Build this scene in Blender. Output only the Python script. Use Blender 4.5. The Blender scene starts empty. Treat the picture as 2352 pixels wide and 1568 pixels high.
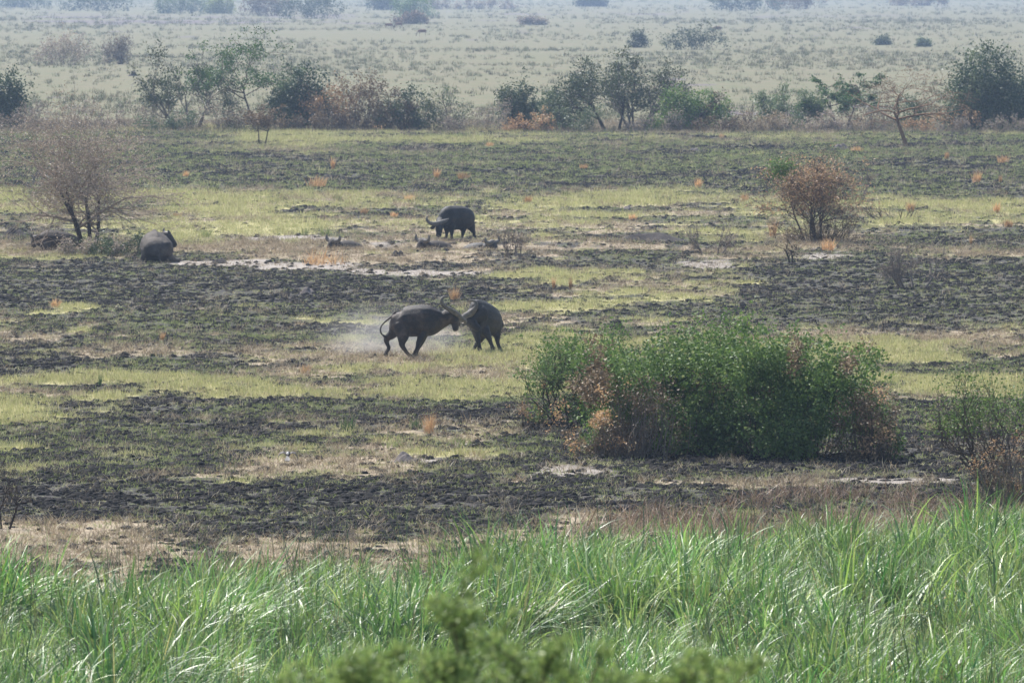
import bpy, bmesh, math, random
import numpy as np
from mathutils import Vector, Matrix

# ------------------------------------------------------------------ camera, sky, sun, exposure
sc = bpy.context.scene
COL = sc.collection
CAM_H = 11.0                       # eye height above the plain (camera stands on a low hill)
LENS = 300.0
FV = LENS / 36.0 * 2352.0          # focal length in units of a 2352-wide view of the photograph
HORIZON = -57.0
PITCH = math.atan((784.0 - HORIZON) / FV)

cam_d = bpy.data.cameras.new('camera')
cam = bpy.data.objects.new('camera', cam_d)
COL.objects.link(cam)
cam.location = (0, 0, CAM_H)
cam.rotation_euler = (math.pi / 2 - PITCH, 0, 0)
cam_d.lens = LENS
cam_d.sensor_width = 36
cam_d.clip_start = 1.0
cam_d.clip_end = 30000
cam_d.dof.use_dof = True
cam_d.dof.focus_distance = 215
cam_d.dof.aperture_fstop = 7.5
sc.camera = cam

SUN_EL, SUN_AZ = math.radians(52), math.radians(-32)   # azimuth from +Y (away from camera), negative = left
SUN_DIR = Vector((math.sin(SUN_AZ) * math.cos(SUN_EL), math.cos(SUN_AZ) * math.cos(SUN_EL), math.sin(SUN_EL)))
world = bpy.data.worlds.new('World')
sc.world = world
world.use_nodes = True
wn = world.node_tree.nodes
wn.clear()
sky = wn.new('ShaderNodeTexSky')
sky.sky_type = 'NISHITA'
sky.sun_disc = False
sky.sun_elevation = SUN_EL
sky.sun_rotation = SUN_AZ
sky.air_density = 1.2
sky.dust_density = 2.0
bg = wn.new('ShaderNodeBackground')
bg.inputs['Strength'].default_value = 0.12
wo = wn.new('ShaderNodeOutputWorld')
world.node_tree.links.new(sky.outputs[0], bg.inputs['Color'])
world.node_tree.links.new(bg.outputs[0], wo.inputs['Surface'])
sun_d = bpy.data.lights.new('sun', 'SUN')
sun_d.energy = 4.8
sun_d.angle = math.radians(0.6)
sun_d.color = (1.0, 0.97, 0.92)
sun = bpy.data.objects.new('sun', sun_d)
COL.objects.link(sun)
sun.rotation_euler = SUN_DIR.to_track_quat('Z', 'Y').to_euler()
sc.view_settings.view_transform = 'Standard'
sc.view_settings.look = 'None'
sc.view_settings.gamma = 1
sc.view_settings.exposure = 0.75
sc.cycles.max_bounces = 5
sc.cycles.diffuse_bounces = 2
sc.cycles.glossy_bounces = 1
sc.cycles.transmission_bounces = 3
sc.cycles.transparent_max_bounces = 6
sc.cycles.volume_bounces = 0
sc.cycles.use_denoising = True
try:
    sc.cycles.denoising_prefilter = 'ACCURATE'
except Exception:
    pass
sc.cycles.sample_clamp_indirect = 4.0

# ------------------------------------------------------------------ noise and terrain
def _hash(ix, iy, seed):
    h = (ix.astype(np.int64) * 374761393 + iy.astype(np.int64) * 668265263 + seed * 974711) & 0xFFFFFFFF
    h = ((h ^ (h >> 13)) * 1274126177) & 0xFFFFFFFF
    return ((h ^ (h >> 16)) & 0xFFFF) / 65535.0

def vnoise(x, y, seed=0):
    x = np.asarray(x, float); y = np.asarray(y, float)
    ix = np.floor(x); iy = np.floor(y)
    fx = x - ix; fy = y - iy
    fx = fx * fx * (3 - 2 * fx); fy = fy * fy * (3 - 2 * fy)
    a = _hash(ix, iy, seed); b = _hash(ix + 1, iy, seed)
    c = _hash(ix, iy + 1, seed); d = _hash(ix + 1, iy + 1, seed)
    return (a * (1 - fx) + b * fx) * (1 - fy) + (c * (1 - fx) + d * fx) * fy

def fbm(x, y, seed=0, octs=4):
    s = 0; a = 0.5; t = 0
    x = np.asarray(x, float); y = np.asarray(y, float)
    for o in range(octs):
        s = s + a * vnoise(x, y, seed + o * 17); t += a
        x = x * 2.03 + 5.1; y = y * 2.03 + 1.7; a *= 0.5
    return s / t

def smooth(a, b, x):
    t = np.clip((x - a) / (b - a), 0, 1)
    return t * t * (3 - 2 * t)

def to_view(x, y, z=0.0):
    """where a point lies in the photograph's layout (2352-wide units)"""
    cp, sp = math.cos(PITCH), math.sin(PITCH)
    dz = z - CAM_H
    f = y * cp - dz * sp
    u = y * sp + dz * cp
    return 1176 + FV * x / f, 784 - FV * u / f

def height(x, y):
    x = np.asarray(x, float); y = np.asarray(y, float)
    h = 9.2 * np.clip(1 - y / 118.0, 0, 3) ** 1.25
    near = smooth(118, 170, y) * (1 - smooth(600, 900, y))
    h = h + near * 0.16 * (fbm(x / 9, y / 14, 3, 3) - 0.5)
    h = h + 0.25 * smooth(650, 1000, y) * (fbm(x / 90, y / 160, 5, 2) - 0.5)
    # low bank in front of the wallow, in the middle distance
    bx = smooth(-10.5, -7.5, x) * (1 - smooth(6.0, 10.0, x))
    crest = 334 + 3 * (vnoise(x / 6, x * 0, 9) - 0.5)
    h = h + bx * 0.2 * np.exp(-((y - crest) / np.where(y < crest, 5.5, 3.0)) ** 2) * (0.75 + 0.5 * vnoise(x / 2.2, y / 3, 11))
    h = h - 0.62 * bx * smooth(-8, -6, x) * np.exp(-((y - 344.5) / 4.5) ** 4)
    return h

def ground_at(u, v):
    """ground point seen at view position (u, v)"""
    a = (u - 1176) / FV; b = -(v - 784) / FV
    cp, sp = math.cos(PITCH), math.sin(PITCH)
    dx, dy, dz = a, cp + b * sp, -sp + b * cp
    z = 0.0
    for _ in range(6):
        t = (z - CAM_H) / dz
        z = 0.6 * z + 0.4 * float(height(dx * t, dy * t))
    t = (z - CAM_H) / dz
    x, y = dx * t, dy * t
    return Vector((x, y, float(height(x, y))))

def mpp(p):
    """metres per view unit at a point"""
    return (p.y * math.cos(PITCH) + (CAM_H - p.z) * math.sin(PITCH)) / FV

# ------------------------------------------------------------------ mesh helpers
def mesh_np(name, V, Q=None, T=None, tint=None, smooth_shade=False):
    me = bpy.data.meshes.new(name)
    V = np.asarray(V, np.float32).reshape(-1, 3)
    nq = 0 if Q is None else len(Q)
    nt = 0 if T is None else len(T)
    me.vertices.add(len(V))
    me.vertices.foreach_set('co', V.ravel())
    idx = []
    if nq: idx.append(np.asarray(Q, np.int32).ravel())
    if nt: idx.append(np.asarray(T, np.int32).ravel())
    idx = np.concatenate(idx)
    me.loops.add(len(idx))
    me.loops.foreach_set('vertex_index', idx)
    me.polygons.add(nq + nt)
    ls = np.concatenate([np.arange(nq) * 4, nq * 4 + np.arange(nt) * 3]).astype(np.int32)
    me.polygons.foreach_set('loop_start', ls)
    if smooth_shade:
        me.polygons.foreach_set('use_smooth', np.ones(nq + nt, bool))
    if tint is not None:
        at = me.attributes.new('tint', 'FLOAT', 'POINT')
        at.data.foreach_set('value', np.asarray(tint, np.float32))
    me.update(calc_edges=True)
    return me

def link(name, me, mat=None, parent=None, **props):
    o = bpy.data.objects.new(name, me)
    COL.objects.link(o)
    if mat is not None:
        me.materials.append(mat) if not me.materials else None
    if parent is not None:
        o.parent = parent
    for k, v in props.items():
        if v is not None:
            o[k] = v
    return o

def empty(name, loc, rz=0.0, label=None, category=None, group=None):
    o = bpy.data.objects.new(name, None)
    COL.objects.link(o)
    o.location = loc
    o.rotation_euler = (0, 0, rz)
    o.empty_display_size = 0.2
    if label: o['label'] = label
    if category: o['category'] = category
    if group: o['group'] = group
    return o

def tubes(polys, sides=5, tint=None):
    """polys: list of (pts Nx3, radii N). One mesh of tubes. Returns V, Q, tint"""
    VV, QQ, TT = [], [], []
    base = 0
    for k, (P, R) in enumerate(polys):
        P = np.asarray(P, float); R = np.asarray(R, float)
        n = len(P)
        s = sides if R[0] > 0.02 * 1.0 else 3
        tan = np.gradient(P, axis=0)
        tan /= np.linalg.norm(tan, axis=1, keepdims=True) + 1e-9
        ref = np.array([0.0, 0, 1]) if abs(tan[0, 2]) < 0.8 else np.array([1.0, 0, 0])
        A = np.cross(tan, ref); A /= np.linalg.norm(A, axis=1, keepdims=True) + 1e-9
        B = np.cross(tan, A)
        th = np.arange(s) * 2 * math.pi / s
        ring = P[:, None, :] + R[:, None, None] * (A[:, None, :] * np.cos(th)[None, :, None] + B[:, None, :] * np.sin(th)[None, :, None])
        VV.append(ring.reshape(-1, 3))
        i = np.arange(n - 1)[:, None] * s
        j = np.arange(s)[None, :]
        j2 = (j + 1) % s
        q = np.stack([i + j, i + j2, i + s + j2, i + s + j], -1).reshape(-1, 4) + base
        QQ.append(q)
        TT.append(np.full(n * s, (k * 0.618) % 1.0))
        base += n * s
    return np.concatenate(VV), np.concatenate(QQ), np.concatenate(TT)

def leaf_quads(C, L, rng, droop=0.0, wid=0.55, dirs=None):
    """diamond leaves at centres C with lengths L"""
    n = len(C)
    d = rng.normal(size=(n, 3)) if dirs is None else dirs + 0.6 * rng.normal(size=(n, 3))
    d[:, 2] -= droop
    d /= np.linalg.norm(d, axis=1, keepdims=True) + 1e-9
    s = np.cross(d, rng.normal(size=(n, 3)))
    s /= np.linalg.norm(s, axis=1, keepdims=True) + 1e-9
    nn = np.cross(d, s)
    L = np.asarray(L)[:, None]
    a = C
    b = C + d * L * 0.45 + s * L * wid * 0.5 + nn * L * 0.08
    c = C + d * L
    e = C + d * L * 0.45 - s * L * wid * 0.5 + nn * L * 0.08
    V = np.stack([a, b, c, e], 1).reshape(-1, 3)
    Q = np.arange(4 * n).reshape(-1, 4)
    return V, Q

# ------------------------------------------------------------------ material helpers
def new_mat(name):
    m = bpy.data.materials.new(name)
    m.use_nodes = True
    nt = m.node_tree
    nt.nodes.clear()
    return m, nt, nt.nodes, nt.links

def ramp(N, stops):
    r = N.new('ShaderNodeValToRGB')
    el = r.color_ramp.elements
    while len(el) < len(stops):
        el.new(0.5)
    for e, (p, c) in zip(el, stops):
        e.position = p
        e.color = (*c, 1)
    return r

def mat_plant(name, stops, trans=0.3, rough=0.5, spec=0.4, vary=0.35, hue=0.0):
    """leaf or blade: colour by per-leaf tint, some light passes through"""
    m, nt, N, L = new_mat(name)
    at = N.new('ShaderNodeAttribute'); at.attribute_name = 'tint'
    r = ramp(N, stops)
    L.new(at.outputs['Fac'], r.inputs[0])
    oi = N.new('ShaderNodeObjectInfo')
    mr = N.new('ShaderNodeMapRange')
    mr.inputs['To Min'].default_value = 1 - vary
    mr.inputs['To Max'].default_value = 1 + vary
    L.new(oi.outputs['Random'], mr.inputs['Value'])
    hs = N.new('ShaderNodeHueSaturation')
    L.new(mr.outputs[0], hs.inputs['Value'])
    L.new(r.outputs[0], hs.inputs['Color'])
    fr = N.new('ShaderNodeMath'); fr.operation = 'MULTIPLY'; fr.inputs[1].default_value = 7.31
    L.new(oi.outputs['Random'], fr.inputs[0])
    f2 = N.new('ShaderNodeMath'); f2.operation = 'FRACT'; L.new(fr.outputs[0], f2.inputs[0])
    hr = N.new('ShaderNodeMapRange'); hr.inputs['To Min'].default_value = .5 - hue; hr.inputs['To Max'].default_value = .5 + hue
    L.new(f2.outputs[0], hr.inputs['Value']); L.new(hr.outputs[0], hs.inputs['Hue'])
    b = N.new('ShaderNodeBsdfPrincipled')
    b.inputs['Roughness'].default_value = rough
    b.inputs['Specular IOR Level'].default_value = spec
    L.new(hs.outputs[0], b.inputs['Base Color'])
    t = N.new('ShaderNodeBsdfTranslucent')
    L.new(hs.outputs[0], t.inputs['Color'])
    mx = N.new('ShaderNodeMixShader'); mx.inputs[0].default_value = trans
    L.new(b.outputs[0], mx.inputs[1]); L.new(t.outputs[0], mx.inputs[2])
    o = N.new('ShaderNodeOutputMaterial')
    L.new(mx.outputs[0], o.inputs['Surface'])
    return m

def mat_noise(name, stops, scale=4.0, rough=0.8, spec=0.3, bump=0.0, detail=6.0, bscale=None):
    m, nt, N, L = new_mat(name)
    tc = N.new('ShaderNodeTexCoord')
    nz = N.new('ShaderNodeTexNoise')
    nz.inputs['Scale'].default_value = scale
    nz.inputs['Detail'].default_value = detail
    nz.inputs['Roughness'].default_value = 0.65
    L.new(tc.outputs['Object'], nz.inputs['Vector'])
    r = ramp(N, stops)
    L.new(nz.outputs[0], r.inputs[0])
    b = N.new('ShaderNodeBsdfPrincipled')
    b.inputs['Roughness'].default_value = rough
    b.inputs['Specular IOR Level'].default_value = spec
    L.new(r.outputs[0], b.inputs['Base Color'])
    if bump:
        n2 = N.new('ShaderNodeTexNoise')
        n2.inputs['Scale'].default_value = bscale or scale * 4
        n2.inputs['Detail'].default_value = 5
        L.new(tc.outputs['Object'], n2.inputs['Vector'])
        bp = N.new('ShaderNodeBump'); bp.inputs['Strength'].default_value = bump
        bp.inputs['Distance'].default_value = 0.05
        L.new(n2.outputs[0], bp.inputs['Height'])
        L.new(bp.outputs[0], b.inputs['Normal'])
    o = N.new('ShaderNodeOutputMaterial')
    L.new(b.outputs[0], o.inputs['Surface'])
    return m

M = {}
M['reed'] = mat_plant('reed_blade', [(0, (.042, .102, .028)), (.35, (.095, .20, .044)), (.62, (.18, .305, .062)), (.84, (.28, .37, .12)), (.92, (.40, .31, .12)), (1, (.46, .37, .22))], .36, .46, .8, .5, .03)
M['reed_dead'] = mat_plant('reed_dead', [(0, (.10, .055, .035)), (.5, (.25, .16, .10)), (1, (.42, .33, .24))], .2, .55, .4)
M['stem'] = mat_plant('reed_stem', [(0, (.03, .07, .03)), (.7, (.06, .12, .05)), (1, (.16, .14, .06))], .1, .4, .5)
M['grass'] = mat_plant('yellow_grass', [(0, (.26, .27, .10)), (.45, (.365, .37, .17)), (.8, (.47, .43, .22)), (1, (.58, .51, .33))], .35, .6, .25, .25)
M['regrow'] = mat_plant('green_regrowth', [(0, (.13, .16, .055)), (.5, (.22, .255, .09)), (1, (.34, .35, .16))], .35, .55, .3)
M['straw'] = mat_plant('dry_straw', [(0, (.16, .115, .075)), (.5, (.30, .235, .15)), (1, (.46, .39, .28))], .22, .6, .3)
M['char'] = mat_plant('burnt_stubble', [(0, (.009, .0088, .009)), (.6, (.020, .018, .018)), (1, (.055, .048, .042))], .0, .9, .1)
M['orange'] = mat_plant('orange_dry_grass', [(0, (.36, .21, .10)), (.5, (.54, .335, .165)), (1, (.65, .46, .27))], .4, .6, .2)
M['farg'] = mat_plant('far_tussock', [(0, (.10, .125, .06)), (.45, (.15, .165, .085)), (.7, (.21, .185, .115)), (1, (.25, .21, .145))], .2, .7, .2, .4)
M['green'] = mat_plant('leaf_green', [(0, (.05, .095, .026)), (.5, (.11, .185, .045)), (.9, (.19, .275, .07)), (1, (.32, .34, .12))], .33, .6, .3, .1)
M['dark'] = mat_plant('leaf_dark', [(0, (.022, .045, .022)), (.6, (.045, .08, .033)), (1, (.10, .13, .05))], .25, .55, .4, .1)
M['olive'] = mat_plant('leaf_olive', [(0, (.05, .075, .035)), (.6, (.10, .135, .06)), (1, (.18, .20, .09))], .28, .5, .4)
M['pale'] = mat_plant('leaf_pale', [(0, (.06, .095, .045)), (.6, (.11, .155, .07)), (1, (.2, .22, .11))], .3, .5, .4)
M['acacia'] = mat_plant('leaf_acacia', [(0, (.03, .07, .025)), (.6, (.06, .125, .035)), (1, (.14, .22, .06))], .35, .55, .35, .1)
M['rust'] = mat_plant('leaf_rust', [(0, (.22, .13, .065)), (.5, (.38, .235, .12)), (.85, (.52, .33, .17)), (1, (.44, .36, .24))], .35, .5, .3)
M['brown'] = mat_plant('leaf_brown', [(0, (.09, .062, .036)), (.5, (.19, .132, .078)), (1, (.33, .245, .15))], .2, .6, .3)
M['greyleaf'] = mat_plant('leaf_greybrown', [(0, (.19, .15, .12)), (.5, (.32, .26, .205)), (.9, (.44, .375, .305)), (1, (.24, .28, .13))], .3, .6, .3)
M['near_leaf'] = mat_plant('leaf_near', [(0, (.11, .18, .05)), (.6, (.20, .29, .085)), (1, (.32, .38, .13))], .45, .55, .35, .0)
M['rust_dull'] = mat_plant('leaf_rust_dull', [(0, (.22, .145, .085)), (.5, (.38, .255, .155)), (.85, (.56, .36, .20)), (1, (.32, .33, .16))], .4, .55, .3)
M['bark_pale'] = mat_noise('bark_pale', [(.3, (.23, .175, .135)), (.7, (.42, .34, .27))], 6, .9, .2, .3)
M['bark'] = mat_noise('bark', [(.3, (.05, .038, .03)), (.7, (.14, .105, .08))], 6, .9, .2, .4)
M['bark_grey'] = mat_noise('bark_grey', [(.3, (.11, .09, .075)), (.7, (.25, .21, .18))], 6, .9, .2, .3)
M['bark_dark'] = mat_noise('bark_dark', [(.3, (.025, .02, .017)), (.7, (.07, .05, .04))], 6, .9, .2, .4)
M['bark_orange'] = mat_noise('bark_orange', [(.3, (.12, .065, .035)), (.7, (.29, .17, .09))], 4, .85, .2, .4)
M['hide'] = mat_noise('buffalo_hide', [(.3, (.008, .0075, .0075)), (.46, (.020, .016, .015)), (.56, (.045, .031, .023)), (.7, (.095, .071, .055))], 2.6, .6, .32, .5, 7, 40)
M['hide_dark'] = mat_noise('buffalo_hide_dark', [(.3, (.007, .006, .006)), (.5, (.014, .012, .0115)), (.68, (.045, .035, .028))], 2.6, .6, .32, .5, 7, 40)
M['hide_mud'] = mat_noise('buffalo_hide_muddy', [(.3, (.025, .021, .019)), (.5, (.06, .049, .042)), (.7, (.115, .097, .081))], 2.0, .8, .2, .3, 7, 30)
M['horn'] = mat_noise('horn', [(.3, (.07, .062, .056)), (.6, (.15, .135, .12)), (.75, (.22, .20, .18))], 14, .7, .25, .3)
M['horn_dark'] = mat_noise('horn_dark', [(.3, (.03, .028, .026)), (.7, (.10, .09, .08))], 14, .45, .45, .3)
M['hoof'] = mat_noise('hoof', [(.3, (.015, .013, .012)), (.7, (.05, .042, .036))], 12, .6, .3)
M['eye'] = mat_noise('eye', [(.3, (.01, .008, .006)), (.7, (.02, .015, .012))], 3, .1, .5)
M['antelope'] = mat_noise('antelope_coat', [(.3, (.10, .045, .022)), (.7, (.20, .095, .045))], 3, .7, .3)
M['mound'] = mat_noise('termite_soil', [(.3, (.10, .085, .08)), (.7, (.21, .185, .175))], 3, .95, .1, .8, 8, 14)
M['mound_dark'] = mat_noise('burnt_soil', [(.3, (.022, .020, .021)), (.7, (.075, .065, .06))], 3, .95, .1, .8, 8, 14)
M['feather'] = mat_noise('feather_brown', [(.35, (.02, .017, .015)), (.6, (.08, .066, .055))], 30, .7, .3)
M['feather_white'] = mat_noise('feather_white', [(.3, (.6, .58, .54)), (.7, (.78, .76, .72))], 20, .7, .3)
M['feather_pale'] = mat_noise('feather_pale', [(.3, (.13, .12, .11)), (.7, (.26, .24, .22))], 30, .7, .3)

# ------------------------------------------------------------------ ground cover: what grows or burnt where
BU, GR, DR, SA = 0, 1, 2, 3
# zone tendencies by view height: v, burn, grass, dry, sand
ZONE = np.array([
    (-57, .10, .50, .52, .0), (30, .10, .50, .52, .0), (60, .05, .52, .50, .0), (230, .10, .50, .55, .02), (285, .2, .30, .62, 0.0),
    (300, .35, .40, .50, .0), (312, .62, .30, .25, .0), (400, .66, .32, .25, .0), (436, .55, .45, .3, .0), (455, .45, .56, .4, .05),
    (510, .48, .54, .42, .05), (545, .40, .50, .58, .15), (600, .48, .42, .52, .12), (640, .62, .38, .40, .0), (720, .58, .46, .42, .0),
    (800, .54, .50, .42, .0), (860, .52, .54, .40, .0), (920, .62, .42, .32, .0), (990, .56, .46, .42, .05), (1085, .56, .42, .42, .08),
    (1110, .70, .32, .38, .0), (1170, .72, .25, .40, .0), (1210, .45, .25, .60, .0), (1250, .3, .3, .6, 0), (1700, .2, .4, .5, 0)])
PATCH = [  # kind, u0, u1, v0, v1, amount
    (BU, 330, 2400, 352, 438, .16),
    (BU, 330, 1300, 300, 350, -.05), (BU, 0, 330, 330, 440, .25), (BU, 1880, 2352, 372, 440, .35), (BU, 330, 980, 400, 438, .22),
    (BU, 1200, 1760, 376, 425, .2), (GR, 1280, 1560, 442, 470, .45), (GR, 380, 900, 440, 485, .22), (GR, -60, 320, 438, 470, .25),
    (GR, 2000, 2420, 462, 512, .38), (BU, 640, 1010, 486, 499, .4), (GR, 370, 760, 503, 540, .35), (GR, 1100, 1400, 495, 530, .2),
    (BU, 1950, 2420, 514, 575, .5), (BU, 0, 80, 480, 560, .35), (SA, 480, 830, 539, 549, .60), (SA, 840, 1000, 540, 552, .5),
    (DR, 470, 1250, 552, 600, .25), (BU, 1000, 1600, 566, 618, .35), (BU, 1380, 1590, 530, 556, .35), (SA, 395, 620, 598, 611, 1.0),
    (SA, 560, 820, 609, 622, 1.0), (SA, 760, 1120, 619, 634, 1.1), (SA, 1555, 1700, 600, 624, .75), (SA, 1835, 2000, 572, 592, .75), (GR, -40, 330, 575, 598, .35),
    (GR, 1080, 1880, 616, 690, .42), (DR, 1300, 1880, 640, 690, .15), (DR, 1500, 1840, 560, 612, .25), (BU, -80, 880, 612, 700, .78), (BU, 1730, 2460, 598, 722, .78),
    (BU, 860, 1290, 640, 690, .25), (GR, 70, 225, 700, 735, .5), (GR, 860, 1440, 690, 718, .55), (BU, 1450, 2400, 690, 740, .3), (BU, -80, 560, 730, 800, .22),
    (GR, 1150, 1480, 745, 830, .3), (GR, 900, 1230, 780, 830, .22), (GR, 1960, 2260, 782, 832, .5), (BU, 2030, 2400, 832, 862, .3), (GR, 2020, 2420, 862, 918, .5),
    (GR, 325, 1210, 868, 920, .55), (GR, 115, 330, 862, 886, .35), (GR, -80, 310, 905, 985, .48), (BU, 60, 330, 886, 906, .3), (BU, 300, 1230, 921, 962, .35),
    (BU, -80, 640, 985, 1020, .25), (GR, 580, 1220, 990, 1096, .40), (DR, 560, 1220, 990, 1100, .28), (SA, 830, 1010, 1052, 1064, .55), (SA, 830, 910, 995, 1004, .5),
    (BU, 1180, 1450, 950, 1062, .5), (SA, 1010, 1180, 1024, 1040, .4), (SA, 1215, 1440, 1068, 1096, .72), (SA, 1880, 2230, 1086, 1104, .85), (SA, 2080, 2260, 962, 990, .72), (GR, 2040, 2260, 935, 1000, .15),
    (BU, 1950, 2330, 990, 1082, .5), (DR, 1200, 2120, 1092, 1124, .42), (BU, -80, 1240, 1106, 1215, .55), (BU, 1300, 2300, 1122, 1175, .3), (DR, -80, 460, 1190, 1300, .4), (DR, 1200, 2400, 1170, 1250, .3),
    (BU, 1400, 2100, 1000, 1075, .4), (SA, 2060, 2240, 420, 430, .5), (GR, 540, 760, 300, 345, .3), (GR, 700, 1300, 300, 330, .3), (BU, 0, 900, 33, 56, .42), (BU, 900, 2352, 26, 38, .22),
]

def cover(x, y):
    x = np.asarray(x, float); y = np.asarray(y, float)
    u, v = to_view(x, y)
    far = smooth(380, 760, y)
    def nz(sx, sy, seed, o):                      # patches are larger on the far plain
        return fbm(x / sx, y / sy, seed, o) * (1 - far) + fbm(x / (sx * 4), y / (sy * 4), seed + 7, o) * far
    u = u + 34 * (nz(2.2, 4, 21, 4) - .5) * 2
    v = v + (9 * (nz(3, 5, 22, 4) - .5) * 2 + 9 * (nz(7, 8, 31, 1) - .5)) * np.clip(v / 500, .25, 1.4)
    F = np.stack([np.interp(v, ZONE[:, 0], ZONE[:, k]) for k in (1, 2, 3, 4)])
    for k, u0, u1, v0, v1, a in PATCH:
        if k == SA: a = a * 1.3
        if k == BU: a = a * 1.12
        q = ((u - (u0 + u1) / 2) / ((u1 - u0) / 2)) ** 4 + ((v - (v0 + v1) / 2) / ((v1 - v0) / 2)) ** 4
        F[k] += a / (1 + q * q)
    for k in range(4):
        n1 = nz(4.5, 8, 40 + k, 4)
        n2 = nz(.6, 1.2, 60 + k, 1)
        n3 = nz(1.5, 2.6, 80 + k, 2)
        F[k] += (1.0 if k != SA else .6) * ((n1 - .5) * 1.15 + .40 * (n2 - .5) + .75 * (n3 - .5))
    F[GR] -= .10 * (1 - far); F[BU] += .04 * (1 - far)
    W = np.exp(9 * (F - F.max(0)))
    W /= W.sum(0)
    return W

def ground_mat():
    m, nt, N, L = new_mat('savanna_ground')
    tc = N.new('ShaderNodeTexCoord')
    at = N.new('ShaderNodeAttribute'); at.attribute_name = 'cover'
    sep = N.new('ShaderNodeSeparateColor')
    L.new(at.outputs['Color'], sep.inputs[0])
    def noise(scale, detail=5, stretch=(1, 1, 1)):
        mp = N.new('ShaderNodeMapping'); mp.inputs['Scale'].default_value = stretch
        L.new(tc.outputs['Object'], mp.inputs['Vector'])
        n = N.new('ShaderNodeTexNoise'); n.inputs['Scale'].default_value = scale; n.inputs['Detail'].default_value = detail
        n.inputs['Roughness'].default_value = .7
        L.new(mp.outputs[0], n.inputs['Vector'])
        return n.outputs[0]
    n_f = noise(7.0, 4); n_m = noise(1.3, 6); n_l = noise(.16, 8); n_g = noise(5.5, 5, (1, .5, 1)); n_b = noise(8, 6)
    def mixc(f, a, b):
        mx = N.new('ShaderNodeMix'); mx.data_type = 'RGBA'
        if isinstance(f, float): mx.inputs[0].default_value = f
        else: L.new(f, mx.inputs[0])
        L.new(a, mx.inputs[6]); L.new(b, mx.inputs[7])
        return mx.outputs[2]
    def rc(fac, stops):
        r = ramp(N, stops); L.new(fac, r.inputs[0]); return r.outputs[0]
    burn = rc(n_b, [(.3, (.016, .015, .016)), (.45, (.034, .031, .031)), (.56, (.062, .055, .051)), (.7, (.115, .102, .092))])
    green = rc(n_f, [(.3, (.14, .18, .06)), (.7, (.26, .29, .11))])
    spk = rc(n_g, [(.55, (0, 0, 0)), (.70, (1, 1, 1))])
    burn = mixc(spk, burn, green)
    grass = rc(n_m, [(.3, (.22, .205, .10)), (.5, (.34, .31, .15)), (.7, (.43, .38, .22))])
    dry = rc(n_m, [(.3, (.19, .145, .10)), (.5, (.29, .235, .165)), (.7, (.38, .32, .24))])
    farc = rc(n_l, [(.36, (.10, .12, .058)), (.45, (.17, .14, .092)), (.55, (.115, .125, .066)), (.66, (.18, .15, .10))])
    sand = rc(n_m, [(.3, (.19, .16, .135)), (.7, (.36, .325, .29))])
    def addn(s, k, lo=.30, hi=.70):
        a = N.new('ShaderNodeMath'); a.operation = 'MULTIPLY_ADD'
        L.new(n_f, a.inputs[0]); a.inputs[1].default_value = k; L.new(s, a.inputs[2])
        mr = N.new('ShaderNodeMapRange'); mr.interpolation_type = 'SMOOTHSTEP'
        mr.inputs['From Min'].default_value = lo + k * .5; mr.inputs['From Max'].default_value = hi + k * .5
        L.new(a.outputs[0], mr.inputs['Value'])
        return mr.outputs[0]
    c = burn
    c = mixc(addn(sep.outputs[2], .5), c, dry)
    c = mixc(addn(sep.outputs[1], .5), c, grass)
    c = mixc(addn(at.outputs['Alpha'], .7, .05, 1.1), c, sand)
    # far plain: grass bleached by the season
    at2 = N.new('ShaderNodeAttribute'); at2.attribute_name = 'far'
    far2 = mixc(addn(sep.outputs[0], .4), farc, rc(n_l, [(.3, (.10, .085, .085)), (.7, (.17, .14, .13))]))
    c = mixc(at2.outputs['Fac'], c, far2)
    b = N.new('ShaderNodeBsdfPrincipled')
    b.inputs['Roughness'].default_value = .95
    b.inputs['Specular IOR Level'].default_value = .12
    L.new(c, b.inputs['Base Color'])
    bp = N.new('ShaderNodeBump'); bp.inputs['Strength'].default_value = .7; bp.inputs['Distance'].default_value = .12
    ad = N.new('ShaderNodeMath'); ad.operation = 'MULTIPLY_ADD'; L.new(n_f, ad.inputs[0]); ad.inputs[1].default_value = .4; L.new(n_m, ad.inputs[2])
    L.new(ad.outputs[0], bp.inputs['Height'])
    L.new(bp.outputs[0], b.inputs['Normal'])
    o = N.new('ShaderNodeOutputMaterial')
    L.new(b.outputs[0], o.inputs['Surface'])
    return m

def build_ground():
    ys = [-60, -30, 0]
    y = 8.0
    while y < 118: ys.append(y); y += 5
    while y < 620: ys.append(y); y += max(.22, .0016 * y)
    while y < 14000: ys.append(y); y *= 1.018
    ys = np.array(ys)
    nx = 260
    s = np.linspace(-1, 1, nx)
    s = np.sign(s) * (.72 * np.abs(s) + .28 * np.abs(s) ** 9)     # finer in the middle
    hw = np.maximum(ys * .095, 12) * 1.0
    hw = hw + np.clip(ys - 2000, 0, None) * .5
    X = s[None, :] * hw[:, None] * 1.15
    Y = np.repeat(ys[:, None], nx, 1)
    X, Y = X.ravel(), Y.ravel()
    Z = height(X, Y)
    n = len(ys)
    i = np.arange(n - 1)[:, None] * nx; j = np.arange(nx - 1)[None, :]
    Q = np.stack([i + j, i + j + 1, i + nx + j + 1, i + nx + j], -1).reshape(-1, 4)
    me = mesh_np('ground', np.stack([X, Y, Z], 1), Q, smooth_shade=True)
    W = cover(X, Y)
    hill = Y < 125
    W[:, hill] = np.array([.1, .5, .4, 0])[:, None]
    a = me.attributes.new('cover', 'FLOAT_COLOR', 'POINT')
    a.data.foreach_set('color', W.T.astype(np.float32).ravel())
    f = me.attributes.new('far', 'FLOAT', 'POINT')
    f.data.foreach_set('value', smooth(560, 640, Y).astype(np.float32))
    o = link('ground', me, ground_mat(), kind='structure', label='open savanna plain with burnt and grassy strips')
    return o
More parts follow.
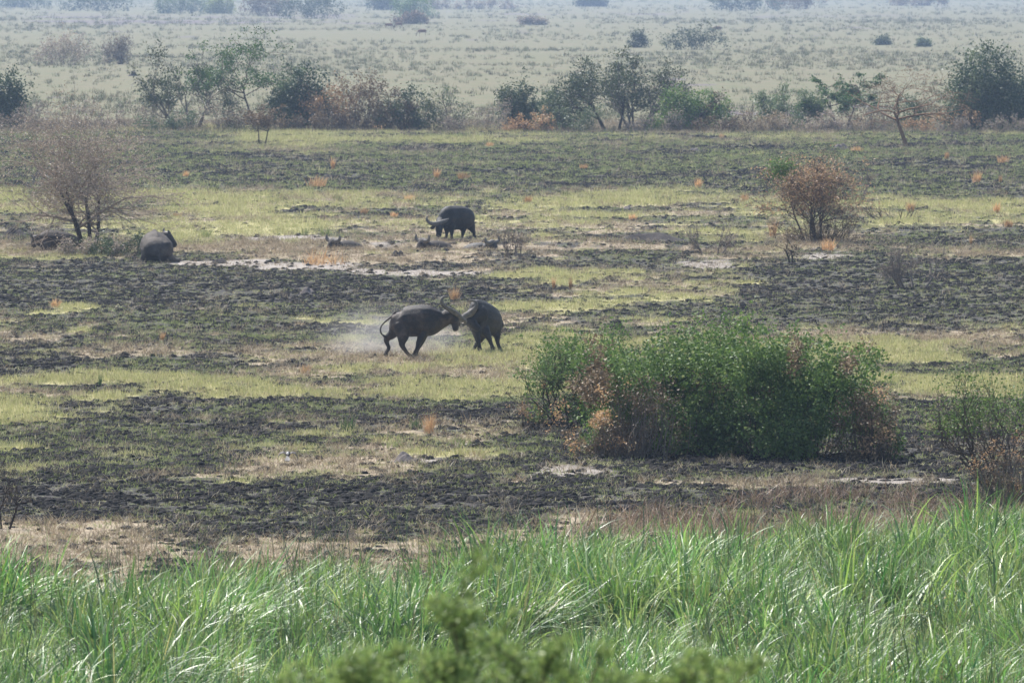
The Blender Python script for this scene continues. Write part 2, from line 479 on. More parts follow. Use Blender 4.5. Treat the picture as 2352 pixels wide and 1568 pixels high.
build_ground()

# ------------------------------------------------------------------ scatter (grass and stubble: nobody could count it)
def blades(rng, n, rad, h0, h1, w, lean=.5, seg=3, wind=(0, 0), curl=.6, tmin=0., tmax=1., flatb=False, radial=0.):
    VV, QQ, TT = [], [], []
    b = 0
    for i in range(n):
        a = rng.uniform(0, 6.283); r = rad * math.sqrt(rng.uniform())
        p = np.array([math.cos(a) * r, math.sin(a) * r, -.02])
        Lh = rng.uniform(h0, h1)
        az = rng.uniform(0, 6.283) if rng.uniform() > radial else a + rng.normal() * .5
        ln = lean * rng.uniform(.2, 1.2)
        d = np.array([math.cos(az) * ln + wind[0] * rng.uniform(.5, 1.3), math.sin(az) * ln + wind[1] * rng.uniform(.5, 1.3), 1.0])
        d /= np.linalg.norm(d)
        hd = np.array([d[0], d[1], 0]); hn = np.linalg.norm(hd) + 1e-6; hd /= hn
        fa = rng.uniform(0, 6.283)
        sv = np.array([math.cos(fa), math.sin(fa), rng.normal() * .4])
        if flatb: sv = np.array([-hd[1], hd[0], 0]) + sv * .4
        sv = sv - d * sv.dot(d); sv /= np.linalg.norm(sv) + 1e-6
        cu = curl * rng.uniform(.2, 1.3)
        pts = []
        dd = d.copy(); q = p.copy()
        for k in range(seg + 1):
            pts.append(q.copy())
            q = q + dd * Lh / seg
            dd = dd + (hd * .5 - np.array([0, 0, 1.0])) * cu / seg * (k + 1) / seg * 1.6
            dd /= np.linalg.norm(dd)
        tw = rng.uniform(tmin, tmax)
        for k, q in enumerate(pts):
            f = k / seg
            ww = w * (.75 + .5 * f if f < .4 else 1.0 - (f - .4) / .6 * .92) * .5
            s2 = sv + np.array([0, 0, .5 * f * rng.normal()]) * .3
            VV.append(q - s2 * ww); VV.append(q + s2 * ww)
            TT += [tw, tw]
        for k in range(seg):
            QQ.append((b + 2 * k, b + 2 * k + 1, b + 2 * k + 3, b + 2 * k + 2))
        b += 2 * (seg + 1)
    return np.array(VV), np.array(QQ), np.array(TT)

def variant(name, parts, mat):
    V, Q, T = [], [], []
    b = 0
    for v, q, t in parts:
        V.append(v); Q.append(q + b); T.append(t); b += len(v)
    me = mesh_np(name, np.concatenate(V), np.concatenate(Q), tint=np.concatenate(T))
    me.materials.append(mat)
    return bpy.data.objects.new(name, me)        # a source shape, not linked to the scene

def scatter(name, pts, rot, scl, idx, variants, label, category):
    n = len(pts)
    me = bpy.data.meshes.new(name)
    me.vertices.add(n)
    me.vertices.foreach_set('co', np.asarray(pts, np.float32).ravel())
    a = me.attributes.new('rot', 'FLOAT_VECTOR', 'POINT'); a.data.foreach_set('vector', np.asarray(rot, np.float32).ravel())
    a = me.attributes.new('scl', 'FLOAT_VECTOR', 'POINT'); a.data.foreach_set('vector', np.asarray(scl, np.float32).ravel())
    a = me.attributes.new('idx', 'INT', 'POINT'); a.data.foreach_set('value', np.asarray(idx, np.int32))
    o = link(name, me, None, kind='stuff', label=label, category=category)
    ng = bpy.data.node_groups.new(name, 'GeometryNodeTree')
    ng.interface.new_socket('Geometry', in_out='INPUT', socket_type='NodeSocketGeometry')
    ng.interface.new_socket('Geometry', in_out='OUTPUT', socket_type='NodeSocketGeometry')
    N, L = ng.nodes, ng.links
    gi = N.new('NodeGroupInput'); go = N.new('NodeGroupOutput')
    iop = N.new('GeometryNodeInstanceOnPoints')
    g2 = N.new('GeometryNodeGeometryToInstance')
    for v in variants:
        oi = N.new('GeometryNodeObjectInfo'); oi.inputs['Object'].default_value = v
        L.new(oi.outputs['Geometry'], g2.inputs[0])
    def attr(nm, ty):
        q = N.new('GeometryNodeInputNamedAttribute'); q.data_type = ty; q.inputs['Name'].default_value = nm
        return q.outputs['Attribute']
    e2r = N.new('FunctionNodeEulerToRotation')
    L.new(attr('rot', 'FLOAT_VECTOR'), e2r.inputs[0])
    iop.inputs['Pick Instance'].default_value = True
    L.new(gi.outputs[0], iop.inputs['Points'])
    L.new(g2.outputs[0], iop.inputs['Instance'])
    L.new(attr('idx', 'INT'), iop.inputs['Instance Index'])
    L.new(e2r.outputs[0], iop.inputs['Rotation'])
    L.new(attr('scl', 'FLOAT_VECTOR'), iop.inputs['Scale'])
    L.new(iop.outputs[0], go.inputs[0])
    md = o.modifiers.new('scatter', 'NODES'); md.node_group = ng
    return o

def field(rng, bands, margin=1.34):
    """random ground points: bands of (y0, y1, density)"""
    XS, YS = [], []
    for y0, y1, den in bands:
        n = int(den * (y1 - y0) * (y0 + y1) / 2 * .12 * margin)
        k = int(n * 1.3) + 10
        y = rng.uniform(y0, y1, k)
        keep = rng.uniform(size=k) < y / y1
        y = y[keep][:n]
        x = rng.uniform(-1, 1, len(y)) * y * .06 * margin
        XS.append(x); YS.append(y)
    return np.concatenate(XS), np.concatenate(YS)

def place(name, rng, x, y, s, variants, label, category, yaw=6.283, tilt=.12, sz=None, z_off=0.0):
    n = len(x)
    rot = np.stack([rng.normal(size=n) * tilt, rng.normal(size=n) * tilt, rng.uniform(0, yaw, n)], 1)
    scl = np.stack([s, s, s if sz is None else sz], 1)
    pts = np.stack([x, y, height(x, y) + z_off], 1)
    return scatter(name, pts, rot, scl, rng.integers(0, len(variants), n), variants, label, category)

def build_grass():
    rng = np.random.default_rng(5)
    # yellow-green grass
    var = [variant('grass_shape', [blades(rng, 24, .22, .06, .22, .011, .6, 2, (.12, 0), .5)], M['grass']) for _ in range(6)]
    x, y = field(rng, [(150, 260, 20), (260, 360, 12), (360, 620, 5.5)])
    W = cover(x, y)
    k = rng.uniform(size=len(x)) < W[GR] * .9 + W[DR] * .15 + W[BU] * .10
    x, y = x[k], y[k]
    s = rng.uniform(.6, 1.25, len(x)) * (1 + .7 * smooth(300, 500, y))
    place('yellow_grass', rng, x, y, s, var, 'short yellow-green grass growing in strips across the plain', 'grass', sz=s * rng.uniform(.55, 1.1, len(x)) * (.45 + .75 * np.clip(W[GR][k] * 1.3, 0, 1)))
    # fresh green shoots on the burn
    var = [variant('regrowth_shape', [blades(rng, 12, .15, .05, .13, .014, .9, 2, (0, 0), .3)], M['regrow']) for _ in range(5)]
    x, y = field(rng, [(150, 260, 16), (260, 360, 9), (360, 620, 5)])
    W = cover(x, y)
    green = fbm(x / 5, y / 8, 77, 3)
    u, v = to_view(x, y)
    gz = np.interp(v, [290, 300, 345, 380, 600, 640, 700, 740, 800, 1000, 1080, 1110, 1200], [.8, 1, .95, .7, .6, .2, .3, .9, .95, .9, .8, .3, .3])
    k = rng.uniform(size=len(x)) < W[BU] * gz * smooth(.30, .58, green) + .04 * W[DR]
    x, y = x[k], y[k]
    s = rng.uniform(.6, 1.4, len(x)) * (1 + .8 * smooth(300, 520, y))
    place('green_regrowth', rng, x, y, s, var, 'fresh green shoots sprouting from the burnt ground', 'grass')
    # burnt tussock stumps
    var = []
    for q in range(6):
        th = np.linspace(0, 2 * math.pi, 8, endpoint=False)
        rings = []
        for rr, hh in ((1, -.03), (.85, .35), (.5, .8)):
            r = rr * .075 * (1 + .35 * (rng.uniform(size=8) - .5) * 2)
            rings.append(np.stack([np.cos(th) * r, np.sin(th) * r, np.full(8, hh * .05) + rng.normal(size=8) * .008], 1))
        V = np.concatenate(rings + [np.array([[0, 0, .045]])])
        Qs = [(k * 8 + j, k * 8 + (j + 1) % 8, k * 8 + 8 + (j + 1) % 8, k * 8 + 8 + j) for k in range(2) for j in range(8)]
        Qs += [(16 + j, 16 + (j + 1) % 8, 16 + (j + 2) % 8, 24) for j in range(0, 8, 2)]
        st = blades(rng, 26, .13, .03, .10, .013, .9, 1, (0, 0), .1)
        var.append(variant('burnt_shape', [(V, np.array(Qs), np.full(len(V), rng.uniform(.0, .8))), st], M['char']))
    x, y = field(rng, [(150, 215, 34), (215, 260, 22), (260, 360, 13), (360, 620, 5)])
    W = cover(x, y)
    cl = fbm(x / 1.1, y / 1.5, 91, 2)
    k = rng.uniform(size=len(x)) < W[BU] * (.2 + .8 * smooth(.28, .62, cl)) * .86 + .06
    x, y = x[k], y[k]
    s = rng.uniform(.5, 1.6, len(x)) * (1 + .6 * smooth(300, 520, y))
    place('burnt_stubble', rng, x, y, s, var, 'charred grass stumps covering the burnt ground', 'stubble', sz=s * rng.uniform(.5, 1.2, len(x)))
    # dry straw
    var = [variant('straw_shape', [blades(rng, 18, .22, .07, .30, .010, 1.0, 2, (.1, 0), .9)], M['straw']) for _ in range(6)]
    x, y = field(rng, [(150, 260, 10), (260, 360, 7), (360, 640, 3)])
    W = cover(x, y)
    u, v = to_view(x, y)
    k = rng.uniform(size=len(x)) < W[DR] * .9 + W[GR] * .06 + W[BU] * .05 + W[SA] * .18 + .5 * smooth(590, 600, y)
    x, y = x[k], y[k]
    s = rng.uniform(.6, 1.3, len(x)) * (1 + .7 * smooth(300, 500, y))
    place('dry_grass', rng, x, y, s, var, 'dry straw-coloured grass on the bank and along the bare tracks', 'grass')
    # far plain
    var = [variant('tussock_shape', [blades(rng, 16, .45, .2, .55, .07, .7, 1, (0, 0), .3)], M['farg']) for _ in range(6)]
    x, y = field(rng, [(590, 800, .24), (800, 1300, .11), (1300, 2200, .035), (2200, 3800, .01)])
    cl = fbm(x / 25, y / 50, 15, 3)
    k = rng.uniform(size=len(x)) < smooth(.3, .7, cl)
    x, y = x[k], y[k]
    s = rng.uniform(.4, 1.3, len(x)) ** 1.5 * (1 + .7 * smooth(800, 2500, y))
    place('far_tussocks', rng, x, y, s, var, 'grass tussocks dotted over the pale far plain', 'grass')

REED_EDGE = ([-200, 0, 130, 250, 420, 520, 640, 720, 850, 1000, 1130, 1250, 1420, 1560, 1640, 1720, 1850, 1960, 2080, 2150, 2250, 2352, 2560],
             [1450, 1432, 1415, 1400, 1398, 1375, 1368, 1332, 1338, 1348, 1330, 1306, 1292, 1294, 1288, 1270, 1248, 1262, 1258, 1290, 1256, 1254, 1242])
def build_reeds():
    rng = np.random.default_rng(8)
    var = []
    for q in range(10):
        p = [blades(rng, 22, .22, .8, 1.7, .036, .75, 8, (.42, -.05), 2.0, 0, .86, True, .8),
             blades(rng, 16, .2, .5, 1.2, .032, 1.0, 7, (.35, -.08), 2.4, 0, .9, True, .8),
             blades(rng, 5, .2, .8, 1.4, .030, .15, 5, (.1, 0), .4, .3, .9, True),
             blades(rng, 5, .3, .4, 1.2, .024, .8, 5, (.2, 0), 1.6, .86, 1.0, True, .5)]
        var.append(variant('reed_shape', p, M['reed']))
    x, y = field(rng, [(111, 150, 7.6), (150, 190, 7)], 1.7)
    u, v = to_view(x, y)
    edge = np.interp(u + 60 * (vnoise(x / 1.5, y / 2, 3) - .5), REED_EDGE[0], REED_EDGE[1]) + 36 * (fbm(x / .9, y / 3, 4, 2) - .5)
    den = fbm(x / 1.6, y / 3.2, 55, 3)
    k = (v > edge) & (rng.uniform(size=len(x)) < .08 + 1.0 * smooth(.38, .6, den))
    hole = ((u - 2010) / 70) ** 2 + ((v - 1575) / 26) ** 2 < 1
    k &= ~hole
    x, y, u, v = x[k], y[k], u[k], v[k]
    hn = fbm(x / 3.0, y / 6, 66, 3)
    s = rng.uniform(.5, 1.2, len(x)) * (.18 + 1.36 * hn)
    s *= .62 + .38 * smooth(0, 26, v - np.interp(u, REED_EDGE[0], REED_EDGE[1]))
    n = len(x)
    rot = np.stack([rng.normal(size=n) * .1, rng.normal(size=n) * .1, (vnoise(x / 2.5, y / 5, 71) - .5) * 2.6 + rng.normal(size=n) * .85], 1)
    scl = np.stack([s, s, s], 1)
    scatter('reed_bed', np.stack([x, y, height(x, y)], 1), rot, scl, rng.integers(0, len(var), n), var, 'tall glossy green reeds bending in the wind along the near edge', 'reeds')
    # thin upright stems
    var = [variant('stem_shape', [blades(rng, 3, .3, 1.0, 2.1, .013, .25, 4, (.08, 0), .12)], M['stem']) for _ in range(5)]
    x, y = field(rng, [(111, 190, 1.1)], 1.7)
    u, v = to_view(x, y)
    k = v > np.interp(u, REED_EDGE[0], REED_EDGE[1]) - 12
    x, y = x[k], y[k]
    place('reed_stems', rng, x, y, rng.uniform(.7, 1.1, len(x)), var, 'thin dark upright stems rising out of the reeds', 'reeds', tilt=.16)
    # dead, trampled reeds behind the edge
    var = [variant('dead_shape', [blades(rng, 9, .28, .2, .6, .014, 1.0, 3, (.1, 0), .9)], M['reed_dead']) for _ in range(6)]
    x, y = field(rng, [(140, 200, 9)], 1.5)
    u, v = to_view(x, y)
    e = np.interp(u, REED_EDGE[0], REED_EDGE[1])
    wl = np.interp(u, [0, 500, 900, 1200, 1500, 2352], [95, 60, 25, 55, 120, 130])
    cl = fbm(x / 1.3, y / 2.6, 33, 3)
    k = (v > e - wl) & (v < e + 25) & (rng.uniform(size=len(x)) < smooth(.42, .62, cl))
    x, y = x[k], y[k]
    place('dead_reeds', rng, x, y, rng.uniform(.6, 1.2, len(x)), var, 'dead brown reed stalks broken down behind the green reeds', 'reeds', tilt=.3)
build_grass()
build_reeds()

# ------------------------------------------------------------------ plants
def norm(v):
    return v / (np.linalg.norm(v) + 1e-9)

def grow(rng, trunks=1, levels=3, kids=(5, 5, 5), ang=(.5, 1.0), ratio=(.5, .75), wob=.16, trop=.06, start=.35, spread=.15, splay=2.0, lean=(0, 0), flat=0.0, first=None):
    """branch polylines of a plant of about unit height; returns [(points, radii, level)], tips [(point, direction)]"""
    polys, tips = [], []
    def br(p, d, L, r, lev):
        n = 5 if lev < 2 else 4
        pts = [p]
        for i in range(n):
            d = norm(d + wob * rng.normal(size=3) * (1 if lev else .35) + np.array([0, 0, trop]))
            if flat and lev >= 1: d = norm(d * np.array([1, 1, 1 - flat]))
            p = p + d * L / n
            pts.append(p)
        pts = np.array(pts)
        rad = np.linspace(r, r * .5 if lev < levels else r * .3, n + 1)
        polys.append((pts, rad, lev))
        if lev < levels:
            st = first if (lev == 0 and first is not None) else start
            for k in range(kids[lev]):
                t = rng.uniform(st, 1.0) if k else 1.0
                f = t * n; i = min(int(f), n - 1)
                q = pts[i] + (pts[i + 1] - pts[i]) * (f - i)
                ax = norm(np.cross(d, rng.normal(size=3)))
                a = rng.uniform(*ang) * (.6 if k == 0 else 1)
                nd = norm(d * math.cos(a) + np.cross(ax, d) * math.sin(a))
                br(q, nd, L * rng.uniform(*ratio), rad[i] * rng.uniform(.5, .7), lev + 1)
        if lev >= levels - 1:
            for f in np.linspace(.3, 1, 5):
                i = min(int(f * n), n - 1)
                tips.append((pts[i] + (pts[i + 1] - pts[i]) * (f * n - i), d))
    for t in range(trunks):
        a = rng.uniform(0, 6.283)
        p = np.array([math.cos(a), math.sin(a), 0]) * spread * (0 if trunks == 1 else rng.uniform(.3, 1)) * .5
        d = norm(np.array([math.cos(a) * spread * (trunks > 1) * splay + lean[0] + rng.normal() * .05, math.sin(a) * spread * (trunks > 1) * splay + lean[1], 1]))
        br(p, d, .45 * rng.uniform(.85, 1.1), .03, 0)
    return polys, tips

def plant(name, label, category, u, v, w, h, seed, trunk_mat, leaf_mat=None, leaves=0, leaf=.08, r0=.09, depth=None, group=None, droop=.2, spray=.12, leaf_hi=0.0, branch_mat=None, twig=.32, clump=.4, crown_name='crown', **kw):
    """tree or shrub seen at (u, v), w x h view units large: trunk, branches and crown are parts"""
    rng = np.random.default_rng(seed)
    p = ground_at(u, v)
    m = mpp(p)
    W, H = w * m, h * m
    polys, tips = grow(rng, **kw)
    allp = np.concatenate([q[0] for q in polys])
    lo, hi = np.percentile(allp, 3, 0), np.percentile(allp, 97, 0)
    sx = W / (hi[0] - lo[0]); sy = (depth or W) / (hi[1] - lo[1]); sz = H / (np.percentile(allp[:, 2], 99.7))
    S = np.array([sx, sy, sz])
    polys = [(q * S - np.array([0, 0, .08]) * (l == 0), np.maximum(r / .03 * r0, m * twig), l) for q, r, l in polys]
    o = empty(name, p, 0, label, category, group)
    for q, r, l in polys:
        if l == 0:
            V, Q, T = tubes([(q, r)], 6)
            link('trunk', mesh_np('trunk', V, Q, smooth_shade=True), trunk_mat, o)
    V, Q, T = tubes([(q, r) for q, r, l in polys if l > 0], 4)
    link('branches', mesh_np('branches', V, Q, smooth_shade=True), branch_mat or trunk_mat, o, kind='stuff')
    if leaves and leaf_mat is not None:
        C = np.array([t[0] for t in tips]) * S
        D = np.array([t[1] for t in tips])
        if leaf_hi:
            keep = C[:, 2] > leaf_hi * H
            C, D = C[keep], D[keep]
        cl = vnoise(C[:, 0] / (.09 * H) + seed, C[:, 2] / (.09 * H), seed) * .6 + .4 * rng.uniform(size=len(C))
        pick = np.flatnonzero(cl > np.quantile(cl, clump))
        k = pick[rng.integers(0, len(pick), leaves)]
        c = C[k] + rng.normal(size=(leaves, 3)) * spray * H * np.array([1, 1, .55])
        V, Q = leaf_quads(c, leaf * rng.uniform(.6, 1.3, leaves), rng, droop, dirs=D[k])
        t = np.repeat(np.clip(rng.normal(.5, .25, leaves), 0, 1), 4)
        link(crown_name, mesh_np(crown_name, V, Q, tint=t), leaf_mat, o, kind='stuff')
    return o

def bush(name, label, category, u, v, w, h, seed, leaf_mat, trunk_mat, leaves=9000, leaf=.1, depth=None, lobes=10, gap=.42, droop=.25, second=None, group=None, twigs=40, low=.12, fringe=.10, rough=.10, lobe_r=(.24, .36), boxy=.75, crown_name='crown'):
    """dense leafy bush: leaves in clusters over lumpy lobes, stems inside, loose shoots outside"""
    rng = np.random.default_rng(seed)
    p = ground_at(u, v)
    m = mpp(p)
    W, H = w * m, h * m
    D = depth or W * .6
    LC, LR = [], []
    for i in range(lobes):
        a = -1 + 2 * (((i * .618) % 1) * .9 + .05 + rng.uniform(-.05, .05)); b = rng.uniform(-1, 1)
        env = math.sqrt(max(0.05, 1 - boxy * a * a))
        rr = rng.uniform(*lobe_r) * H * env
        top = H * env * rng.uniform(.6, 1.05) - rr
        z = rng.uniform(low * H + rr * .8, max(low * H + rr, top)) if i % 3 else top
        if i % 4 == 1: z = rr * .75
        LC.append((a * (W / 2 - rr * .8), b * (D / 2 - rr * .6), max(z, rr * .7))); LR.append(rr)
    LC, LR = np.array(LC), np.array(LR)
    nc = leaves // 9
    k = rng.choice(lobes, nc, p=LR ** 2 / (LR ** 2).sum())
    d = rng.normal(size=(nc, 3)); d /= np.linalg.norm(d, axis=1, keepdims=True)
    rad = LR[k] * (1 - .5 * rng.uniform(size=nc) ** 3 + rough * rng.normal(size=nc))
    C = LC[k] + d * rad[:, None]
    C[:, 2] = np.where(C[:, 2] < .02 * H, rng.uniform(.02, .3, nc) * H, C[:, 2])
    g = vnoise(C[:, 0] / (.16 * H) + seed, C[:, 2] / (.13 * H) + C[:, 1] * .7, seed) * .6 + vnoise(C[:, 0] / (.05 * H), C[:, 2] / (.05 * H) + C[:, 1], seed + 3) * .4
    C, d = C[g > gap], d[g > gap]
    nf = int(len(C) * fringe)                                    # shoots that stick out
    f = rng.integers(0, len(C), nf)
    C = np.concatenate([C, C[f] + (d[f] * np.array([1, 1, .4]) + np.array([0, 0, .7])) * rng.uniform(.03, .16, (nf, 1)) * H])
    d = np.concatenate([d, d[f]])
    ext = np.percentile(C[:, 0], 98) - np.percentile(C[:, 0], 2)
    C[:, 0] = (C[:, 0] - np.percentile(C[:, 0], 50)) * W / ext
    C[:, 2] *= H / np.percentile(C[:, 2], 98.5)
    n = len(C) * 9
    c = np.repeat(C, 9, 0) + rng.normal(size=(n, 3)) * leaf * .9
    c[:, 2] = np.maximum(c[:, 2], .03)
    L = leaf * rng.uniform(.55, 1.3, n)
    V, Q = leaf_quads(c, L, rng, droop, dirs=np.repeat(d, 9, 0) * .4)
    t = np.clip(np.repeat(rng.normal(.5, .18, len(C)), 9) + rng.normal(0, .17, n), 0, 1)
    o = empty(name, p, 0, label, category, group)
    if second is not None:                                       # part of the leaves dried to another colour
        mat2, share, side = second
        key = vnoise(C[:, 0] / (.22 * H) + 9, C[:, 2] / (.2 * H), seed + 8) + side * C[:, 0] / W
        sel = np.repeat(key > np.quantile(key, 1 - share), 9)
        for nm, s_, mt in ((crown_name, ~sel, leaf_mat), ('dry_leaves', sel, mat2)):
            vv = V.reshape(-1, 4, 3)[s_].reshape(-1, 3)
            link(nm, mesh_np(nm, vv, np.arange(len(vv)).reshape(-1, 4), tint=np.repeat(t[s_], 4)), mt, o, kind='stuff')
    else:
        link(crown_name, mesh_np(crown_name, V, Q, tint=np.repeat(t, 4)), leaf_mat, o, kind='stuff')
    polys = []
    for i in range(twigs):
        e = C[rng.integers(0, len(C))] * np.array([1, 1, 1.0]) + rng.normal(size=3) * .05 * H
        s = np.array([e[0] * rng.uniform(.35, .95), e[1] * rng.uniform(.35, .95), -.05])
        mid = s * .45 + e * .55 + rng.normal(size=3) * .16 * H
        tt = np.linspace(0, 1, 6)[:, None]
        P = (1 - tt) ** 2 * s + 2 * tt * (1 - tt) * mid + tt ** 2 * e
        polys.append((P, np.linspace(max(.006 * H, m * .4), m * .25, 6)))
    V, Q, T = tubes(polys, 4)
    link('stems', mesh_np('stems', V, Q), trunk_mat, o, kind='stuff')
    return o

def tuft(name, label, category, u, v, w, h, seed, mat, n=60, group=None, lean=.6, curl=.5, bw=None, part=None):
    rng = np.random.default_rng(seed)
    p = ground_at(u, v); m = mpp(p)
    W, H = w * m, h * m
    V, Q, T = blades(rng, n, W * .32, H * .5, H * 1.08, bw or max(.012, m * 1.1), lean * .8, 3, (.05, 0), curl)
    sp = (V[:, 0].max() - V[:, 0].min())
    V[:, :2] *= W / sp
    o = link(name, mesh_np(name, V, Q, tint=T), mat, None, label=label, category=category, group=group)
    o.location = p
    return o

def mound(name, label, u, v, w, h, seed, mat, lumps=5):
    rng = np.random.default_rng(seed)
    p = ground_at(u, v); m = mpp(p)
    W, H = w * m, h * m
    n = 26
    th = np.linspace(0, 2 * math.pi, n, endpoint=False)
    rr = np.linspace(1, 0, 10)
    LX = rng.uniform(-.45, .45, (lumps, 2)); LH = rng.uniform(.45, 1, lumps); LW = rng.uniform(.38, .62, lumps)
    V = []
    for r in rr:
        for t in th:
            e = 1 + .18 * math.sin(3 * t + seed) + .1 * math.sin(5 * t + 2 * seed)
            x, y = r * math.cos(t) * e, r * math.sin(t) * e
            z = max(LH * np.exp(-((x - LX[:, 0]) ** 2 + (y - LX[:, 1]) ** 2) / LW ** 2))
            z = z * (1 - r ** 4) + .12 * (vnoise(x * 6 + seed, y * 6) - .5) * (1 - r)
            V.append((x * W / 2, y * W / 2, z * H - .05 * (r > .99)))
    V = np.array(V)
    i = np.arange(9)[:, None] * n; j = np.arange(n)[None, :]; j2 = (j + 1) % n
    Q = np.stack([i + j, i + j2, i + n + j2, i + n + j], -1).reshape(-1, 4)
    o = link(name, mesh_np(name, V, Q, smooth_shade=True), mat, None, label=label, category='mound')
    o.location = p
    return o

def build_treeline():
    B, P = bush, plant
    B('evergreen_bush', 'dark green bush cut by the left edge, at the foot of the far plain', 'bush', 4, 298, 100, 122, 101, M['dark'], M['bark_dark'], 9000, .2, gap=.28)
    P('thorn_tree', 'sparse many-stemmed thorn tree leaning left of the tall acacia', 'tree', 440, 300, 210, 190, 102, M['bark_grey'], M['olive'], 5800, .17, .10, trunks=5, levels=3, kids=(4, 5, 4), spread=.45, wob=.2, trop=.03, spray=.035)
    P('acacia_tree', 'tallest acacia on the tree line, thin crown above a single bare trunk', 'tree', 585, 302, 225, 240, 103, M['bark'], M['acacia'], 5000, .17, .11, trunks=1, levels=3, kids=(6, 6, 5), first=.7, ang=(.5, 1.25), ratio=(.55, .85), wob=.2, trop=.0, spray=.03, leaf_hi=.40, droop=.5)
    B('dense_shrub', 'dense dark shrub with a lighter top beside the tall acacia', 'shrub', 690, 302, 125, 140, 104, M['dark'], M['bark_dark'], 10500, .2, gap=.28, second=(M['pale'], .25, .0))
    B('dry_shrub', 'broad reddish-brown dry shrub right of the dense dark shrub', 'shrub', 805, 303, 190, 125, 105, M['brown'], M['bark_grey'], 7500, .17, gap=.42, second=(M['rust'], .35, .0), twigs=120)
    B('mixed_shrub', 'olive green shrub mixed with dry twigs, fourth clump from the tall acacia', 'shrub', 935, 303, 120, 98, 106, M['olive'], M['bark'], 6000, .18, gap=.4, second=(M['brown'], .35, .2), twigs=70)
    P('bare_sapling', 'thin bare sapling standing up from the tree line', 'sapling', 1040, 302, 70, 105, 107, M['bark'], M['olive'], 350, .15, .05, trunks=2, levels=2, kids=(5, 4), wob=.2, spread=.2, spray=.03)
    B('narrow_tree', 'narrow dark olive tree in the middle of the tree line', 'tree', 1188, 302, 78, 108, 108, M['dark'], M['bark_dark'], 6000, .18, gap=.34, second=(M['olive'], .4, 0), twigs=40)
    B('pale_shrub', 'pale grey-green shrub right of the narrow dark tree', 'shrub', 1275, 300, 110, 88, 109, M['pale'], M['bark_grey'], 5500, .18, gap=.36, twigs=50)
    P('leaning_tree', 'thorn tree with a long branch reaching up to the left', 'tree', 1405, 302, 175, 178, 110, M['bark_dark'], M['olive'], 6200, .17, .12, trunks=3, levels=3, kids=(5, 5, 5), lean=(-.35, 0), spread=.3, wob=.2, spray=.04, trop=.04)
    P('twiggy_tree', 'grey twiggy tree with round crown beside the leaning thorn tree', 'tree', 1465, 303, 190, 170, 111, M['bark_grey'], M['olive'], 7000, .16, .10, trunks=5, levels=3, kids=(5, 5, 5), spread=.5, wob=.17, spray=.045, trop=.06)
    B('green_bush', 'bright green low bush right of the twiggy tree', 'bush', 1590, 303, 172, 92, 112, M['green'], M['bark'], 9000, .19, gap=.3, second=(M['brown'], .1, .4))
    P('bare_sapling', 'small leafless sapling between the green bush and the pale acacia', 'sapling', 1703, 303, 60, 66, 113, M['bark'], None, 0, .1, .05, trunks=4, levels=2, kids=(4, 4), spread=.5, wob=.2)
    P('acacia_tree', 'pale rounded acacia shrub, leafy to the ground', 'tree', 1812, 300, 135, 100, 114, M['bark_grey'], M['pale'], 6500, .16, .07, trunks=5, levels=3, kids=(5, 5, 4), spread=.6, wob=.18, spray=.06)
    P('acacia_tree', 'layered dark green acacia left of the bare orange tree', 'tree', 1930, 299, 165, 128, 115, M['bark'], M['acacia'], 6000, .16, .09, trunks=2, levels=3, kids=(5, 5, 5), spread=.3, lean=(-.2, 0), wob=.2, flat=.35, spray=.025, trop=.03)
    B('pale_shrub', 'blue-green shrub behind the trunk of the bare orange tree', 'shrub', 2100, 299, 95, 72, 116, M['pale'], M['bark'], 2600, .16, gap=.36)
    B('evergreen_bush', 'largest dark green bush, at the right edge of the tree line', 'bush', 2272, 302, 200, 180, 117, M['dark'], M['bark_dark'], 21000, .2, gap=.27, second=(M['olive'], .28, .0), lobes=14, fringe=.16)
    P('bare_tree', 'leafless orange-barked tree with a long limb reaching right', 'tree', 2082, 336, 255, 180, 118, M['bark_orange'], M['brown'], 1100, .11, .17, trunks=1, levels=4, kids=(6, 4, 4, 3), first=.5, ang=(.6, 1.35), ratio=(.5, .85), wob=.26, trop=.02, spray=.03)
    P('umbrella_tree', 'small reddish umbrella-shaped tree standing in front of the tall acacia', 'tree', 602, 334, 95, 92, 119, M['bark_dark'], M['brown'], 2600, .13, .055, trunks=2, levels=3, kids=(5, 5, 4), first=.75, spread=.12, flat=.15, ang=(.6, 1.3), ratio=(.5, .8), spray=.03, leaf_hi=.5)
